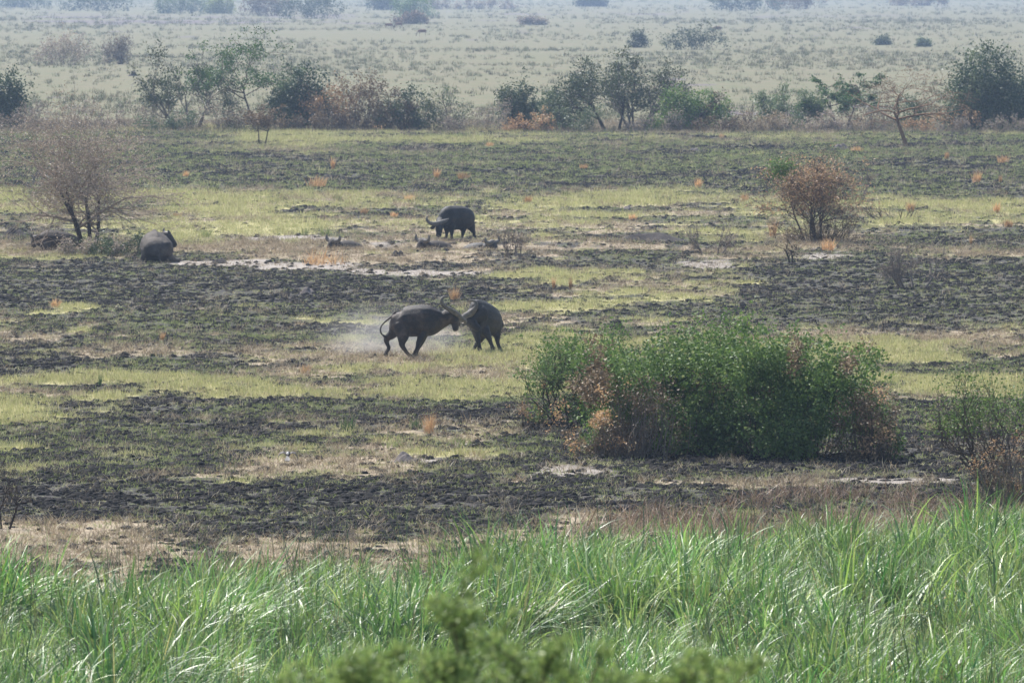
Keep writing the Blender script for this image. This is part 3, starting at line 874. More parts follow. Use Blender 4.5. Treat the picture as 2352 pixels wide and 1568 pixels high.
    low = [(60, 302, 110, 55, 'greyleaf', 'low grey-brown scrub right of the left-edge bush'), (175, 300, 150, 62, 'greyleaf', 'low grey scrub behind the big grey thorn tree'),
           (300, 300, 130, 58, 'greyleaf', 'low grey-brown scrub left of the leaning thorn tree'), (505, 303, 140, 60, 'greyleaf', 'grey-brown scrub under the leaning thorn tree'),
           (590, 302, 90, 48, 'olive', 'olive scrub at the foot of the tall acacia'), (880, 303, 150, 58, 'brown', 'brown scrub in front of the reddish dry shrub'), (1000, 303, 110, 62, 'olive', 'low olive scrub left of the thin bare sapling'),
           (1105, 304, 130, 62, 'greyleaf', 'greyish scrub between bare sapling and narrow tree'), (1225, 304, 90, 40, 'rust', 'rusty scrub at the foot of the narrow tree'), (1335, 304, 110, 52, 'olive', 'low olive scrub left of the leaning tree'),
           (1535, 305, 120, 40, 'greyleaf', 'grey-brown scrub under the twiggy tree'), (1665, 305, 90, 34, 'brown', 'brown scrub right of the bright green bush'), (1755, 304, 90, 40, 'straw', 'straw-coloured scrub left of the pale acacia'),
           (1870, 304, 130, 40, 'greyleaf', 'grey-brown scrub in front of the pale acacia'), (1995, 303, 120, 48, 'greyleaf', 'grey scrub left of the bare orange tree'), (2170, 304, 130, 44, 'rust', 'rusty scrub left of the largest dark bush'),
           (2290, 308, 170, 34, 'greyleaf', 'dry grey scrub in front of the largest dark bush'), (720, 304, 160, 36, 'brown', 'brown scrub under the dense dark shrub'), (395, 303, 110, 40, 'pale', 'pale green scrub left of the leaning thorn tree')]
    for i, (u, v, w, h, mt, lb) in enumerate(low):
        B('scrub', lb + ', on the tree line', 'scrub', u, v, w * 1.25, h * 1.15, 140 + i, M[mt], M['bark_grey'], 3000, .13, gap=.45, twigs=70, group='scrub along the tree line', lobes=7, low=.0)

def build_far():
    far = [('pale_thicket', 'purplish bush on the far plain above the big thorn tree', 148, 150, 115, 72, 'greyleaf', .35), ('pale_thicket', 'upright purplish bush on the far plain, right of a wider one', 271, 148, 60, 66, 'greyleaf', .48),
           ('far_bush', 'wide blue-green bush standing alone on the right of the far plain', 1592, 115, 138, 60, 'olive', .40), ('far_bush', 'thin small tree left of the lone wide far bush', 1468, 110, 40, 40, 'olive', .56),
           ('far_bush', 'small round bush on the far plain at the right', 2026, 104, 26, 17, 'olive', .44), ('far_bush', 'tiny bush beside the small round one far away', 2122, 108, 26, 15, 'olive', .52),
           ('far_bush', 'low hazy scrub at the top left corner', 45, 18, 130, 40, 'olive', .4), ('far_tree', 'dark hazy tree at the top left', 222, 26, 145, 62, 'dark', .3), ('far_bush', 'pale hazy bush at the top, left of a yellow-green one', 415, 32, 110, 45, 'pale', .4),
           ('far_bush', 'yellow-green hazy bush at the top edge', 502, 32, 60, 46, 'regrow', .36), ('far_tree', 'broad dark hazy grove at the top edge, left of the middle', 610, 38, 110, 60, 'brown', .36), ('far_tree', 'darkest hazy grove at the top edge, left of the middle', 720, 44, 140, 72, 'dark', .3),
           ('far_tree', 'dark blue hazy tree at the top edge near the middle', 885, 24, 70, 50, 'dark', .28), ('far_tree', 'green hazy tree right of the dark blue one at the top', 948, 40, 85, 62, 'green', .38), ('far_bush', 'brown hazy bush under the green tree at the top', 945, 56, 70, 24, 'brown', .42), ('far_tree', 'small dark hazy tree at the top edge, right of the middle', 1362, 16, 66, 30, 'dark', .3),
           ('far_tree', 'long dark hazy grove at the top edge, right', 1700, 26, 150, 52, 'dark', .33), ('far_tree', 'second dark hazy grove at the top edge, right', 1830, 22, 120, 46, 'brown', .36), ('far_bush', 'faint hazy bush at the top right', 2110, 14, 120, 30, 'brown', .42), ('far_bush', 'grey bush low on the far plain below the top grove', 1225, 58, 60, 16, 'greyleaf', .5), ('far_bush', 'faint wide scrub at the top edge in the middle', 1080, 22, 190, 26, 'greyleaf', .45)]
    for i, (nm, lb, u, v, w, h, mt, gap) in enumerate(far):
        p = ground_at(u, v)
        bush(nm, lb, 'tree' if 'tree' in nm else 'bush', u, v, w, h, 200 + i, M[mt], M['bark'], 3000, max(.2, 4.4 * mpp(p)), gap=gap - .07, lobes=9, twigs=14, group='hazy bushes on the far plain', low=.0, fringe=.2)

def build_middle():
    P, B = plant, bush
    P('thorn_tree', 'big grey leafless thorn tree with several dark trunks, two buffalo resting beside it', 'tree', 205, 580, 335, 345, 301, M['bark_dark'], M['greyleaf'], 11000, .085, .11, branch_mat=M['bark_pale'], twig=.36, trunks=4, levels=4, kids=(6, 5, 4, 4), spread=.16, splay=.5, wob=.2, trop=.02, first=.35, ang=(.5, 1.2), ratio=(.5, .82), spray=.045, leaf_hi=.28, depth=5.0)
    B('base_shrub', 'low dark green shrub round the trunks of the grey thorn tree', 'shrub', 255, 588, 190, 48, 302, M['olive'], M['bark'], 5200, .09, gap=.38, second=(M['greyleaf'], .4, -.5), twigs=120, low=0)
    rt = P('rusty_tree', 'small tree with rust-orange dead leaves and a dense twiggy base', 'tree', 1868, 556, 190, 205, 303, M['bark'], M['rust_dull'], 8500, .10, .05, trunks=7, levels=3, kids=(6, 5, 5), spread=.3, splay=.7, wob=.2, trop=.05, spray=.06, leaf_hi=.3, droop=.6, depth=3.4)
    rg = np.random.default_rng(305)
    mt_ = mpp(rt.location)
    C = np.array([-75 * mt_, -.5, 170 * mt_]) + rg.normal(size=(900, 3)) * np.array([16, 14, 11]) * mt_
    V, Q = leaf_quads(C, .11 * rg.uniform(.6, 1.3, 900), rg, .3)
    link('green_leaves', mesh_np('green_leaves', V, Q, tint=np.repeat(rg.uniform(.1, .9, 900), 4)), M['green'], rt, kind='stuff', label='patch of still green leaves')
    B('base_shrub', 'dark brown twiggy scrub at the foot of the rusty tree', 'shrub', 1885, 556, 190, 72, 304, M['brown'], M['bark_dark'], 3600, .08, gap=.45, twigs=220, low=0)
    P('bare_sapling', 'pale bare sapling just right of the rusty tree', 'sapling', 1962, 470, 70, 110, 306, M['bark_grey'], None, 0, .1, .04, trunks=3, levels=2, kids=(5, 4), spread=.4, wob=.18)
    P('dead_shrub', 'dead grey shrub with one long pale stick, standing on burnt ground', 'shrub', 2098, 662, 145, 112, 307, M['bark_grey'], M['greyleaf'], 900, .06, .045, trunks=7, levels=2, kids=(6, 6), spread=.6, wob=.2, spray=.04)
    P('dead_sapling', 'small dark two-stemmed dead sapling left of the rusty tree foot', 'sapling', 1822, 605, 52, 70, 308, M['bark_dark'], M['brown'], 200, .07, .05, trunks=2, levels=2, kids=(4, 4), spread=.3, wob=.15, spray=.05)
    P('twig_shrub', 'grey twiggy shrub on the bank right of the standing buffalo', 'shrub', 1188, 594, 60, 78, 309, M['bark_grey'], M['brown'], 250, .06, .03, trunks=6, levels=2, kids=(5, 5), spread=.55, wob=.18, spray=.04)
    P('twig_shrub', 'grey twiggy shrub on the bank left of the rusty tree', 'shrub', 1640, 585, 110, 72, 310, M['bark_grey'], M['greyleaf'], 500, .06, .03, trunks=8, levels=2, kids=(5, 5), spread=.7, wob=.18, spray=.05)
    P('twig_shrub', 'row of thin bare twigs on burnt ground right of the rusty tree', 'shrub', 2062, 505, 120, 50, 311, M['bark'], None, 0, .06, .03, trunks=9, levels=1, kids=(4,), spread=1.1, wob=.12)
    # the thicket
    B('green_bush', 'large leafy green bush forming the middle of the thicket', 'bush', 1555, 1040, 430, 275, 320, M['green'], M['bark'], 46000, .09, gap=.41, depth=3.2, lobes=34, lobe_r=(.13, .27), boxy=.62, second=(M['brown'], .10, -.8), twigs=60, fringe=.26)
    B('green_bush', 'large leafy green bush forming the right half of the thicket', 'bush', 1825, 1050, 400, 262, 321, M['green'], M['bark'], 42000, .09, gap=.41, depth=3.0, lobes=30, lobe_r=(.13, .27), boxy=.55, second=(M['brown'], .05, -.2), twigs=60, fringe=.24)
    B('green_bush', 'smaller leafy green bush behind the twiggy left end of the thicket', 'bush', 1352, 975, 250, 205, 331, M['green'], M['bark'], 14000, .085, gap=.42, depth=2.2, lobes=24, lobe_r=(.14, .24), twigs=30, fringe=.14)
    P('twiggy_shrub', 'open twiggy shrub with green tips at the left end of the thicket', 'shrub', 1318, 985, 250, 222, 322, M['bark_dark'], M['green'], 3600, .06, .03, trunks=10, levels=3, kids=(4, 5, 4), spread=.55, wob=.2, spray=.05, leaf_hi=.52, trop=.05, depth=2.0)
    B('dry_bush', 'brown dead-leaved bush at the front left of the thicket', 'bush', 1432, 1050, 260, 178, 323, M['brown'], M['bark_grey'], 6500, .068, gap=.46, depth=1.8, lobes=12, second=(M['rust'], .3, -.8), twigs=260, low=0)
    B('dry_bush', 'rust-brown dead-leaved bush at the right end of the thicket', 'bush', 1995, 1058, 140, 165, 324, M['brown'], M['bark'], 5600, .066, gap=.45, depth=1.6, lobes=11, second=(M['rust_dull'], .3, .5), twigs=170, low=0)
    B('rusty_scrub', 'small rusty scrub left of the twiggy end of the thicket', 'scrub', 1210, 985, 75, 90, 325, M['rust'], M['bark'], 700, .05, gap=.5, twigs=60, low=0, lobes=6)
    P('dead_sapling', 'dark dead stem rising above the thicket between its two green bushes', 'sapling', 1668, 1030, 90, 292, 326, M['bark_dark'], M['green'], 260, .06, .06, trunks=2, levels=3, kids=(3, 4, 3), spread=.1, wob=.16, first=.6, spray=.03, leaf_hi=.8)
    P('side_shrub', 'leafy shrub cut by the right edge, brown below and green on top', 'shrub', 2350, 1150, 330, 350, 327, M['bark'], M['green'], 5200, .062, .045, trunks=7, levels=3, kids=(5, 5, 5), spread=.5, wob=.2, spray=.055, leaf_hi=.45, depth=2.6)
    B('dry_bush', 'brown twiggy scrub under the shrub at the right edge', 'bush', 2330, 1160, 210, 175, 328, M['brown'], M['bark_grey'], 3600, .05, gap=.46, twigs=200, low=0, second=(M['rust'], .35, 0))
    P('bare_shrub', 'bare dark shrub cut by the left edge above the reeds', 'shrub', 2, 1215, 110, 165, 329, M['bark_dark'], None, 0, .05, .03, trunks=4, levels=3, kids=(4, 4, 4), spread=.35, wob=.18)
    # tufts
    orange = [(727, 430, 54, 30, 'wide orange tuft on the far burnt strip above the standing buffalo'), (740, 608, 104, 42, 'widest orange tuft, on the bank below the resting buffalo head'), (1065, 413, 36, 22, 'orange tuft above the standing buffalo'),
              (1003, 411, 24, 28, 'narrow orange tuft above the standing buffalo'), (905, 500, 22, 16, 'small orange tuft left of the standing buffalo'), (836, 492, 26, 18, 'pale orange tuft left of the standing buffalo'), (407, 500, 24, 14, 'small orange tuft above the resting buffalo by the thorn tree'),
              (1453, 506, 28, 18, 'low orange tuft right of the standing buffalo'), (1213, 468, 24, 22, 'orange tuft up and right of the standing buffalo'), (1340, 390, 22, 16, 'orange tuft on the far strip in the middle'), (1272, 662, 14, 30, 'left one of two orange stalk tufts below the bank'), (1310, 666, 16, 36, 'right one of two orange stalk tufts below the bank'),
              (373, 784, 20, 26, 'orange tuft alone on the burnt field far left of the fight'), (700, 858, 34, 24, 'orange tuft left and below the fighting buffalo'), (765, 390, 18, 34, 'thin orange tuft behind the wide far tuft'), (427, 408, 18, 18, 'small orange tuft right of the grey thorn tree'),
              (868, 300, 40, 20, 'orange tuft under the dry shrub on the tree line'), (1125, 338, 26, 14, 'orange tuft in front of the tree line'), (127, 706, 34, 24, 'pale orange tuft on the far left grass patch'), (1043, 690, 36, 36, 'loose orange tuft behind the fighting buffalo'),
              (2090, 488, 28, 32, 'orange tuft right of the rusty tree'), (2243, 420, 34, 32, 'orange tuft near the right edge on dark ground'), (2298, 422, 12, 22, 'thin orange tuft at the right edge on dark ground'), (2303, 375, 36, 20, 'low orange tuft near the right edge below the dark bush'),
              (1967, 350, 34, 16, 'low orange tuft left of the bare orange tree foot'), (1657, 318, 16, 12, 'tiny orange tuft below the bright green bush'), (1901, 576, 46, 34, 'bright orange tuft at the foot of the rusty tree'), (1775, 545, 34, 48, 'rust-red tuft left of the rusty tree'),
              (2289, 490, 26, 30, 'orange tuft near the right edge beyond the dark strip'), (2316, 522, 28, 22, 'wide orange tuft at the right edge above the dark strip'), (2230, 566, 12, 28, 'thin orange stalk tuft right of the dead grey shrub'), (1708, 466, 28, 26, 'pale orange tuft left of the rusty tree crown'), (1604, 434, 24, 30, 'thin orange tuft in the far middle right'),
              (985, 996, 44, 56, 'tall orange plant left of the thicket'), (940, 462, 30, 18, 'brownish tuft far behind the standing buffalo'), (2175, 366, 16, 20, 'small orange tuft right of the bare orange tree')]
    for i, (u, v, w, h, lb) in enumerate(orange):
        tuft('orange_tuft', lb, 'grass tuft', u, v, w * 1.1, h * 1.05, 400 + i, M['orange'], 120, group='orange dry grass tufts', lean=.7)
    greens = [(473, 545, 34, 24, 'green tuft right of the resting buffalo by the tree'), (700, 541, 30, 22, 'left one of two green tufts on the pale track'), (747, 542, 42, 28, 'right one of two green tufts on the pale track'), (487, 441, 26, 18, 'green tuft on the far grass strip at left'),
              (775, 462, 26, 20, 'green tuft on the far grass strip below the wide orange tuft'), (798, 992, 54, 52, 'tall feathery green plant left of the thicket'), (955, 984, 44, 34, 'leafy green plant beside the tall orange plant'), (230, 888, 18, 44, 'single tall dark green stalk clump at far left'),
              (1057, 1026, 66, 34, 'round yellow-green tussock left of the thicket'), (900, 1028, 60, 26, 'low green tussock behind the grey termite mound'), (1298, 452, 30, 18, 'green tuft on the bright far grass strip'), (2215, 305, 46, 16, 'grey-green tuft in front of the largest dark bush')]
    for i, (u, v, w, h, lb) in enumerate(greens):
        tuft('green_tuft', lb, 'grass tuft', u, v, w, h, 450 + i, M['regrow'] if i not in (5, 6, 7) else M['acacia'], 60, group='green tufts', lean=.6)
    mounds = [(930, 1060, 66, 26, 'mound', 'grey crumbly termite mound on pale soil left of the thicket'), (708, 674, 38, 18, 'mound', 'round dark mound on the burnt field behind the fighting buffalo'), (370, 342, 30, 12, 'mound_dark', 'small dark mound in front of the tree line at left'), (1690, 415, 24, 12, 'mound_dark', 'small dark mound left of the rusty tree crown'),
              (978, 430, 18, 8, 'mound_dark', 'small dark mound far above the standing buffalo'), (915, 588, 36, 14, 'mound_dark', 'dark earth lump on the bank between the resting heads'), (503, 605, 46, 14, 'mound_dark', 'dark burnt log-like lump right of the resting buffalo by the tree'), (1505, 552, 190, 20, 'mound_dark', 'long dark earth ridge right of the resting buffalo'),
              (1440, 480, 26, 10, 'mound', 'small grey mound on the far grass right of the standing buffalo'), (1545, 510, 20, 10, 'mound_dark', 'small dark mound right of the low orange tuft'), (148, 1248, 56, 12, 'mound_dark', 'black soil heap at the lower left above the reeds'), (1930, 342, 36, 14, 'mound', 'grey mound left of the bare orange tree'), (35, 540, 60, 20, 'mound_dark', 'dark earth heap at the left edge by the muddy buffalo'),
              (862, 820, 16, 12, 'mound_dark', 'kicked-up clod behind the charging buffalo'), (1595, 348, 34, 10, 'mound', 'pale grey mound on the far strip in the middle right'), (303, 175, 26, 14, 'mound_dark', 'small dark mound far out on the plain at left')]
    for i, (u, v, w, h, mt, lb) in enumerate(mounds):
        mound('earth_mound', lb, u, v, w, h, 500 + i, M[mt], 6 if i == 0 else 4)
    # out-of-focus acacia top close to the camera
    rng = np.random.default_rng(77)
    p = Vector((-0.02, 45.0, float(height(-.02, 45))))
    polys, tips = [], []
    o = empty('acacia_shrub', p, 0, 'blurred leafy acacia shrub close to the camera, in front of the reeds', 'shrub')
    q0 = np.array([0, 0, -.1])
    for i in range(26):
        a = -.44 + .88 * i / 25 + rng.normal() * .06
        Lb = 2.74 * (1 - .12 * abs(a)) * rng.uniform(.88, 1.0)
        d = np.array([math.sin(a) * .95, rng.normal() * .22, math.cos(a)])
        pts = [q0]
        for k in range(8):
            d = norm(d + rng.normal(size=3) * .07)
            pts.append(pts[-1] + d * Lb / 8)
        pts = np.array(pts)
        polys.append((pts, np.linspace(.03, .007, 9), 0))
        for k in range(11):
            f = rng.uniform(4.5, 8); j = min(int(f), 7)
            b0 = pts[j] + (pts[j + 1] - pts[j]) * (f - j)
            dd = norm(d + rng.normal(size=3) * .75)
            Ls = rng.uniform(.18, .5)
            sp = np.array([b0 + dd * Ls * t + np.array([0, 0, -.05 * t * t]) for t in np.linspace(0, 1, 5)])
            polys.append((sp, np.linspace(.008, .003, 5), 1))
            tips.append(sp[1:])
        tips.append(pts[6:]); tips.append(pts[7:])
    C = np.concatenate(tips)
    n = 60000
    k = rng.integers(0, len(C), n)
    c = C[k] + rng.normal(size=(n, 3)) * .034
    V, Q = leaf_quads(c, rng.uniform(.025, .055, n), rng, .1, .5)
    for a, b, l in polys:
        if l == 0:
            VV, QQ, TT = tubes([(a, b)], 5)
            link('trunk', mesh_np('trunk', VV, QQ, smooth_shade=True), M['bark'], o)
    VV, QQ, TT = tubes([(a, b) for a, b, l in polys if l == 1], 4)
    link('branches', mesh_np('branches', VV, QQ, smooth_shade=True), M['bark'], o, kind='stuff')
    link('crown', mesh_np('crown', V, Q, tint=np.repeat(np.clip(rng.normal(.55, .25, n), 0, 1), 4)), M['near_leaf'], o, kind='stuff')

build_treeline()
build_far()
build_middle()

# ------------------------------------------------------------------ animals
def loft(chain, sides=14):
    P = np.array([c[:3] for c in chain], float)
    RL = np.array([c[3] for c in chain]); RV = np.array([c[4] if len(c) > 4 else c[3] for c in chain])
    # denser, smooth sections
    n0 = len(P)
    t0 = np.arange(n0); t = np.linspace(0, n0 - 1, (n0 - 1) * 3 + 1)
    def cr(A):
        out = []
        for q in t:
            i = min(int(q), n0 - 2); f = q - i
            p0, p1, p2, p3 = A[max(i - 1, 0)], A[i], A[i + 1], A[min(i + 2, n0 - 1)]
            out.append(.5 * (2 * p1 + (p2 - p0) * f + (2 * p0 - 5 * p1 + 4 * p2 - p3) * f * f + (3 * p1 - p0 - 3 * p2 + p3) * f ** 3))
        return np.array(out)
    P, RL, RV = cr(P), np.maximum(cr(RL), .006), np.maximum(cr(RV), .006)
    tan = np.gradient(P, axis=0); tan /= np.linalg.norm(tan, axis=1, keepdims=True) + 1e-9
    up = np.array([0, 0, 1.0])
    A = np.cross(tan, up)
    bad = np.linalg.norm(A, axis=1) < .25
    A[bad] = np.cross(tan[bad], np.array([1.0, 0, 0]))
    A /= np.linalg.norm(A, axis=1, keepdims=True) + 1e-9
    for i in range(1, len(A)):
        if A[i].dot(A[i - 1]) < 0: A[i] = -A[i]
    Bv = np.cross(A, tan)
    th = np.arange(sides) * 2 * math.pi / sides
    ring = P[:, None] + RL[:, None, None] * A[:, None] * np.cos(th)[None, :, None] + RV[:, None, None] * Bv[:, None] * np.sin(th)[None, :, None]
    n = len(P)
    V = np.concatenate([ring.reshape(-1, 3), P[:1] - tan[:1] * RL[0] * .5, P[-1:] + tan[-1:] * RL[-1] * .5])
    F = []
    for i in range(n - 1):
        for j in range(sides):
            F.append((i * sides + j, i * sides + (j + 1) % sides, (i + 1) * sides + (j + 1) % sides, (i + 1) * sides + j))
    for j in range(sides):
        F.append((n * sides, (j + 1) % sides, j))
        F.append((n * sides + 1, (n - 1) * sides + j, (n - 1) * sides + (j + 1) % sides))
    return V.tolist(), F

def fuse(name, chains, voxel):
    """one continuous skin over all the chains"""
    V, F = [], []
    for c in chains:
        v, f = loft(c)
        b = len(V)
        V += v; F += [tuple(i + b for i in q) for q in f]
    me = bpy.data.meshes.new(name); me.from_pydata(V, [], F)
    bm = bmesh.new(); bm.from_mesh(me); bmesh.ops.recalc_face_normals(bm, faces=bm.faces); bm.to_mesh(me); bm.free()
    tmp = bpy.data.objects.new('tmp', me); COL.objects.link(tmp)
    r = tmp.modifiers.new('r', 'REMESH'); r.mode = 'VOXEL'; r.voxel_size = voxel
    s = tmp.modifiers.new('s', 'SMOOTH'); s.factor = .5; s.iterations = 4
    dg = bpy.context.evaluated_depsgraph_get()
    out = bpy.data.meshes.new_from_object(tmp.evaluated_get(dg))
    bpy.data.objects.remove(tmp)
    out.name = name
    out.polygons.foreach_set('use_smooth', np.ones(len(out.polygons), bool))
    return out

def tube_part(name, pts, radii, mat, parent, sides=10):
    v, f = loft([(*p, r) for p, r in zip(pts, radii)], sides)
    me = bpy.data.meshes.new(name); me.from_pydata(v, [], f)
    me.polygons.foreach_set('use_smooth', np.ones(len(me.polygons), bool))
    return link(name, me, mat, parent)

def ear_part(name, a, b, width, mat, parent):
    a, b = np.array(a), np.array(b)
    d = b - a; s = norm(np.cross(d, np.array([.3, 1.0, .2]))) * width * .5
    nn = norm(np.cross(d, s)) * width * .2
    V = [a, a + d * .35 + s * .9, a + d * .75 + s * .8, b, a + d * .75 - s * .8, a + d * .35 - s * .9, a + d * .5 + nn, a + d * .5 - nn]
    F = [(0, 1, 6), (1, 2, 6), (2, 3, 6), (3, 4, 6), (4, 5, 6), (5, 0, 6), (1, 0, 7), (2, 1, 7), (3, 2, 7), (4, 3, 7), (5, 4, 7), (0, 5, 7)]
    me = bpy.data.meshes.new(name); me.from_pydata([tuple(v) for v in V], [], F)
    return link(name, me, mat, parent)

def ball_part(name, c, r, mat, parent):
    bm = bmesh.new(); bmesh.ops.create_icosphere(bm, subdivisions=2, radius=r)
    bmesh.ops.translate(bm, verts=bm.verts, vec=Vector(c))
    me = bpy.data.meshes.new(name); bm.to_mesh(me); bm.free()
    return link(name, me, mat, parent)

def buffalo(label, loc, k, x0, y0, torso, legs, head, horns, ears, tail, eyes, hide, horn, hoofs=True, voxel=.028, sh=0.0):
    """all measurements as seen from the photograph's side: x right, y down (times k metres), Y = depth away"""
    def c(x, y, Y): return (k * (x - x0), Y + sh * k * (x - x0), k * (y0 - y))
    o = empty('buffalo', loc, 0, label, 'buffalo', 'buffalo on the plain')
    ch = [[(*c(x, y, Y), k * rl, k * rv) for x, y, Y, rv, rl in torso]]
    ch.append([(*c(x, y, Y), k * r) for x, y, Y, r in head])
    for lg in legs:
        ch.append([(*c(x, y, Y), k * r) for x, y, Y, r in lg])
    link('body', fuse('buffalo_body', ch, voxel), hide, o)
    if hoofs:
        for lg in legs:
            (xa, ya, Ya, ra), (xb, yb, Yb, rb) = lg[-2], lg[-1]
            pa, pb = np.array(c(xa, ya, Ya)), np.array(c(xb, yb, Yb))
            d = norm(pb - pa)
            tube_part('hoof', [pb - d * .03, pb + d * .02, pb + d * .055], [k * rb * 1.0, k * rb * 1.12, k * rb * 1.0], M['hoof'], o)
    for hs in horns:
        P = [c(x, y, Y) for x, y, Y, r in hs]
        tube_part('horn', P, [k * r for *_, r in hs], horn, o)
    for (a, b, w) in ears:
        ear_part('ear', c(*a), c(*b), k * w, hide, o)
    if tail:
        t = tube_part('tail', [c(x, y, Y) for x, y, Y, r in tail], [k * r for *_, r in tail], hide, o)
        x, y, Y, r = tail[-1]
        xp, yp, Yp, _ = tail[-2]
        e = np.array(c(x, y, Y)); d = norm(e - np.array(c(xp, yp, Yp)))
        tube_part('tail_tuft', [e - d * .03, e + d * .06, e + d * .16], [.02, .045, .008], M['hoof'], t)
    for e in eyes:
        ball_part('eye', c(*e), .022, M['eye'], o)
    return o

def build_buffalo():
    # left fighter, charging right with its head down
    L = ground_at(947, 823)
    k = .00199
    buffalo('buffalo charging right with lowered head, tail curled, locking horns in a cloud of dust', L, k, 720, 1102,
        [(440, 500, 0, 60, 60), (475, 525, 0, 125, 95), (520, 555, 0, 180, 140), (620, 572, 0, 220, 180), (770, 562, 0, 232, 205), (900, 560, 0, 232, 200), (1000, 562, 0, 216, 165), (1087, 555, 0, 172, 125), (1165, 545, 0, 122, 95), (1240, 530, 0, 92, 78)],
        [[(500, 590, .1, 115), (445, 740, .2, 80), (345, 822, .25, 46), (362, 900, .25, 31), (385, 955, .25, 28), (352, 1005, .25, 29), (338, 1045, .25, 29)],
         [(560, 610, -.08, 130), (588, 765, -.19, 96), (572, 890, -.26, 47), (610, 965, -.26, 33), (660, 1030, -.26, 27), (702, 1070, -.26, 29), (740, 1090, -.26, 30)],
         [(905, 620, -.1, 110), (858, 778, -.2, 64), (812, 880, -.24, 42), (792, 945, -.24, 29), (764, 1000, -.24, 27), (752, 1040, -.24, 29)],
         [(920, 640, .2, 100), (880, 790, .22, 56), (850, 880, .22, 38), (812, 950, .22, 28), (786, 1005, .22, 26), (776, 1045, .22, 28)]],
        [(1180, 500, 0, 100), (1290, 500, -.02, 88), (1330, 545, -.03, 74), (1338, 610, -.04, 56), (1342, 670, -.04, 47), (1346, 705, -.04, 36)],
        [[(1395, 505, -.05, 44), (1340, 450, -.14, 40), (1270, 402, -.24, 35), (1200, 358, -.32, 31), (1156, 305, -.35, 28), (1148, 248, -.34, 24), (1182, 210, -.32, 19), (1245, 214, -.28, 9)],
         [(1385, 505, .05, 44), (1435, 545, .12, 36), (1480, 568, .18, 28), (1486, 595, .2, 20), (1445, 616, .2, 14), (1392, 604, .18, 5)]],
        [((1310, 500, -.15), (1188, 545, -.26), 62), ((1370, 560, .12), (1400, 640, .2), 50)],
        [(478, 428, 0, 17), (420, 500, 0, 14), (345, 558, -.02, 12), (284, 622, -.03, 10), (262, 685, -.03, 10), (276, 742, -.03, 11), (306, 768, -.03, 13)],
        [(1352, 560, -.15)], M['hide'], M['horn'], sh=.12)
    # right fighter, rearing, seen from the front
    R = ground_at(1115, 811)
    buffalo('buffalo rearing with both forelegs off the ground, taking the charge head to head', R, k, 1780, 1022,
        [(1585, 470, -.62, 150, 70), (1625, 470, -.5, 245, 120), (1690, 500, -.2, 272, 160), (1765, 530, .12, 258, 178), (1845, 560, .45, 232, 170), (1905, 590, .75, 180, 130), (1930, 600, .95, 90, 70)],
        [[(1650, 660, -.55, 85), (1664, 780, -.62, 52), (1676, 846, -.66, 38), (1690, 905, -.66, 31), (1697, 948, -.66, 32)],
         [(1770, 670, -.35, 78), (1822, 770, -.42, 48), (1850, 836, -.45, 36), (1872, 892, -.45, 30), (1884, 928, -.45, 32)],
         [(1925, 640, .55, 108), (1950, 770, .5, 60), (1956, 860, .5, 34), (1978, 935, .48, 28), (2004, 990, .46, 28), (2018, 1010, .46, 29)],
         [(1790, 680, .8, 95), (1690, 850, .8, 48), (1645, 915, .8, 32), (1612, 968, .78, 27), (1594, 998, .78, 29)]],
        [(1690, 440, -.35, 160), (1600, 470, -.65, 120), (1530, 505, -.8, 92), (1590, 572, -.86, 74), (1648, 622, -.9, 58), (1690, 652, -.92, 47)],
        [[(1490, 470, -.86, 58), (1560, 425, -.9, 52), (1622, 362, -.95, 36), (1652, 296, -.95, 28), (1628, 246, -.93, 22), (1556, 224, -.9, 9)],
         [(1490, 475, -.86, 58), (1430, 512, -.88, 48), (1388, 550, -.9, 36), (1398, 592, -.9, 22), (1450, 604, -.88, 7)]],
        [((1600, 420, -.8), (1695, 350, -.85), 50), ((1500, 560, -.85), (1440, 610, -.9), 44)],
        [(1940, 520, 1.0, 14), (1985, 520, 1.05, 11), (2020, 560, 1.05, 10), (2024, 590, 1.05, 12)],
        [(1560, 575, -.99), (1620, 540, -.99)], M['hide_dark'], M['horn'])
    # standing buffalo
    S = ground_at(1047, 548)
    k2 = .00310
    buffalo('standing buffalo with lowered head and wide horns, behind the low bank', S, k2, 1760, 598,
        [(1555, 350, -.62, 75, 50), (1600, 335, -.5, 135, 85), (1655, 322, -.3, 168, 112), (1720, 318, 0, 168, 130), (1800, 318, .25, 166, 135), (1880, 328, .5, 155, 120), (1940, 350, .7, 125, 95), (1968, 365, .82, 60, 50)],
        [[(1690, 430, -.38, 68), (1704, 500, -.4, 34), (1704, 550, -.4, 21), (1702, 590, -.4, 22)],
         [(1640, 430, -.2, 60), (1640, 500, -.2, 32), (1636, 550, -.2, 21), (1634, 590, -.2, 22)],
         [(1860, 420, .32, 75), (1858, 500, .3, 36), (1850, 550, .3, 21), (1846, 590, .3, 22)],
         [(1950, 420, .72, 78), (1992, 500, .75, 34), (2004, 550, .75, 20), (2004, 590, .75, 22)]],
        [(1590, 360, -.5, 100), (1550, 400, -.78, 66), (1540, 440, -.9, 54), (1534, 500, -.98, 44), (1530, 560, -1.02, 37)],
        [[(1530, 385, -.95, 36), (1465, 392, -.97, 31), (1405, 372, -.97, 24), (1368, 325, -.95, 17), (1390, 286, -.93, 5)],
         [(1530, 385, -.95, 36), (1590, 362, -.95, 30), (1640, 340, -.95, 20), (1668, 316, -.95, 5)]],
        [((1490, 425, -.9), (1412, 455, -.92), 54), ((1580, 420, -.9), (1650, 430, -.9), 46)],
        [(1965, 330, .85, 10), (1985, 400, .9, 8), (1992, 470, .9, 8)],
        [(1510, 435, -1.03), (1572, 435, -1.03)], M['hide_dark'], M['horn'], voxel=.034)
    # resting buffalo by the thorn tree, seen from behind
    D = ground_at(362, 601)
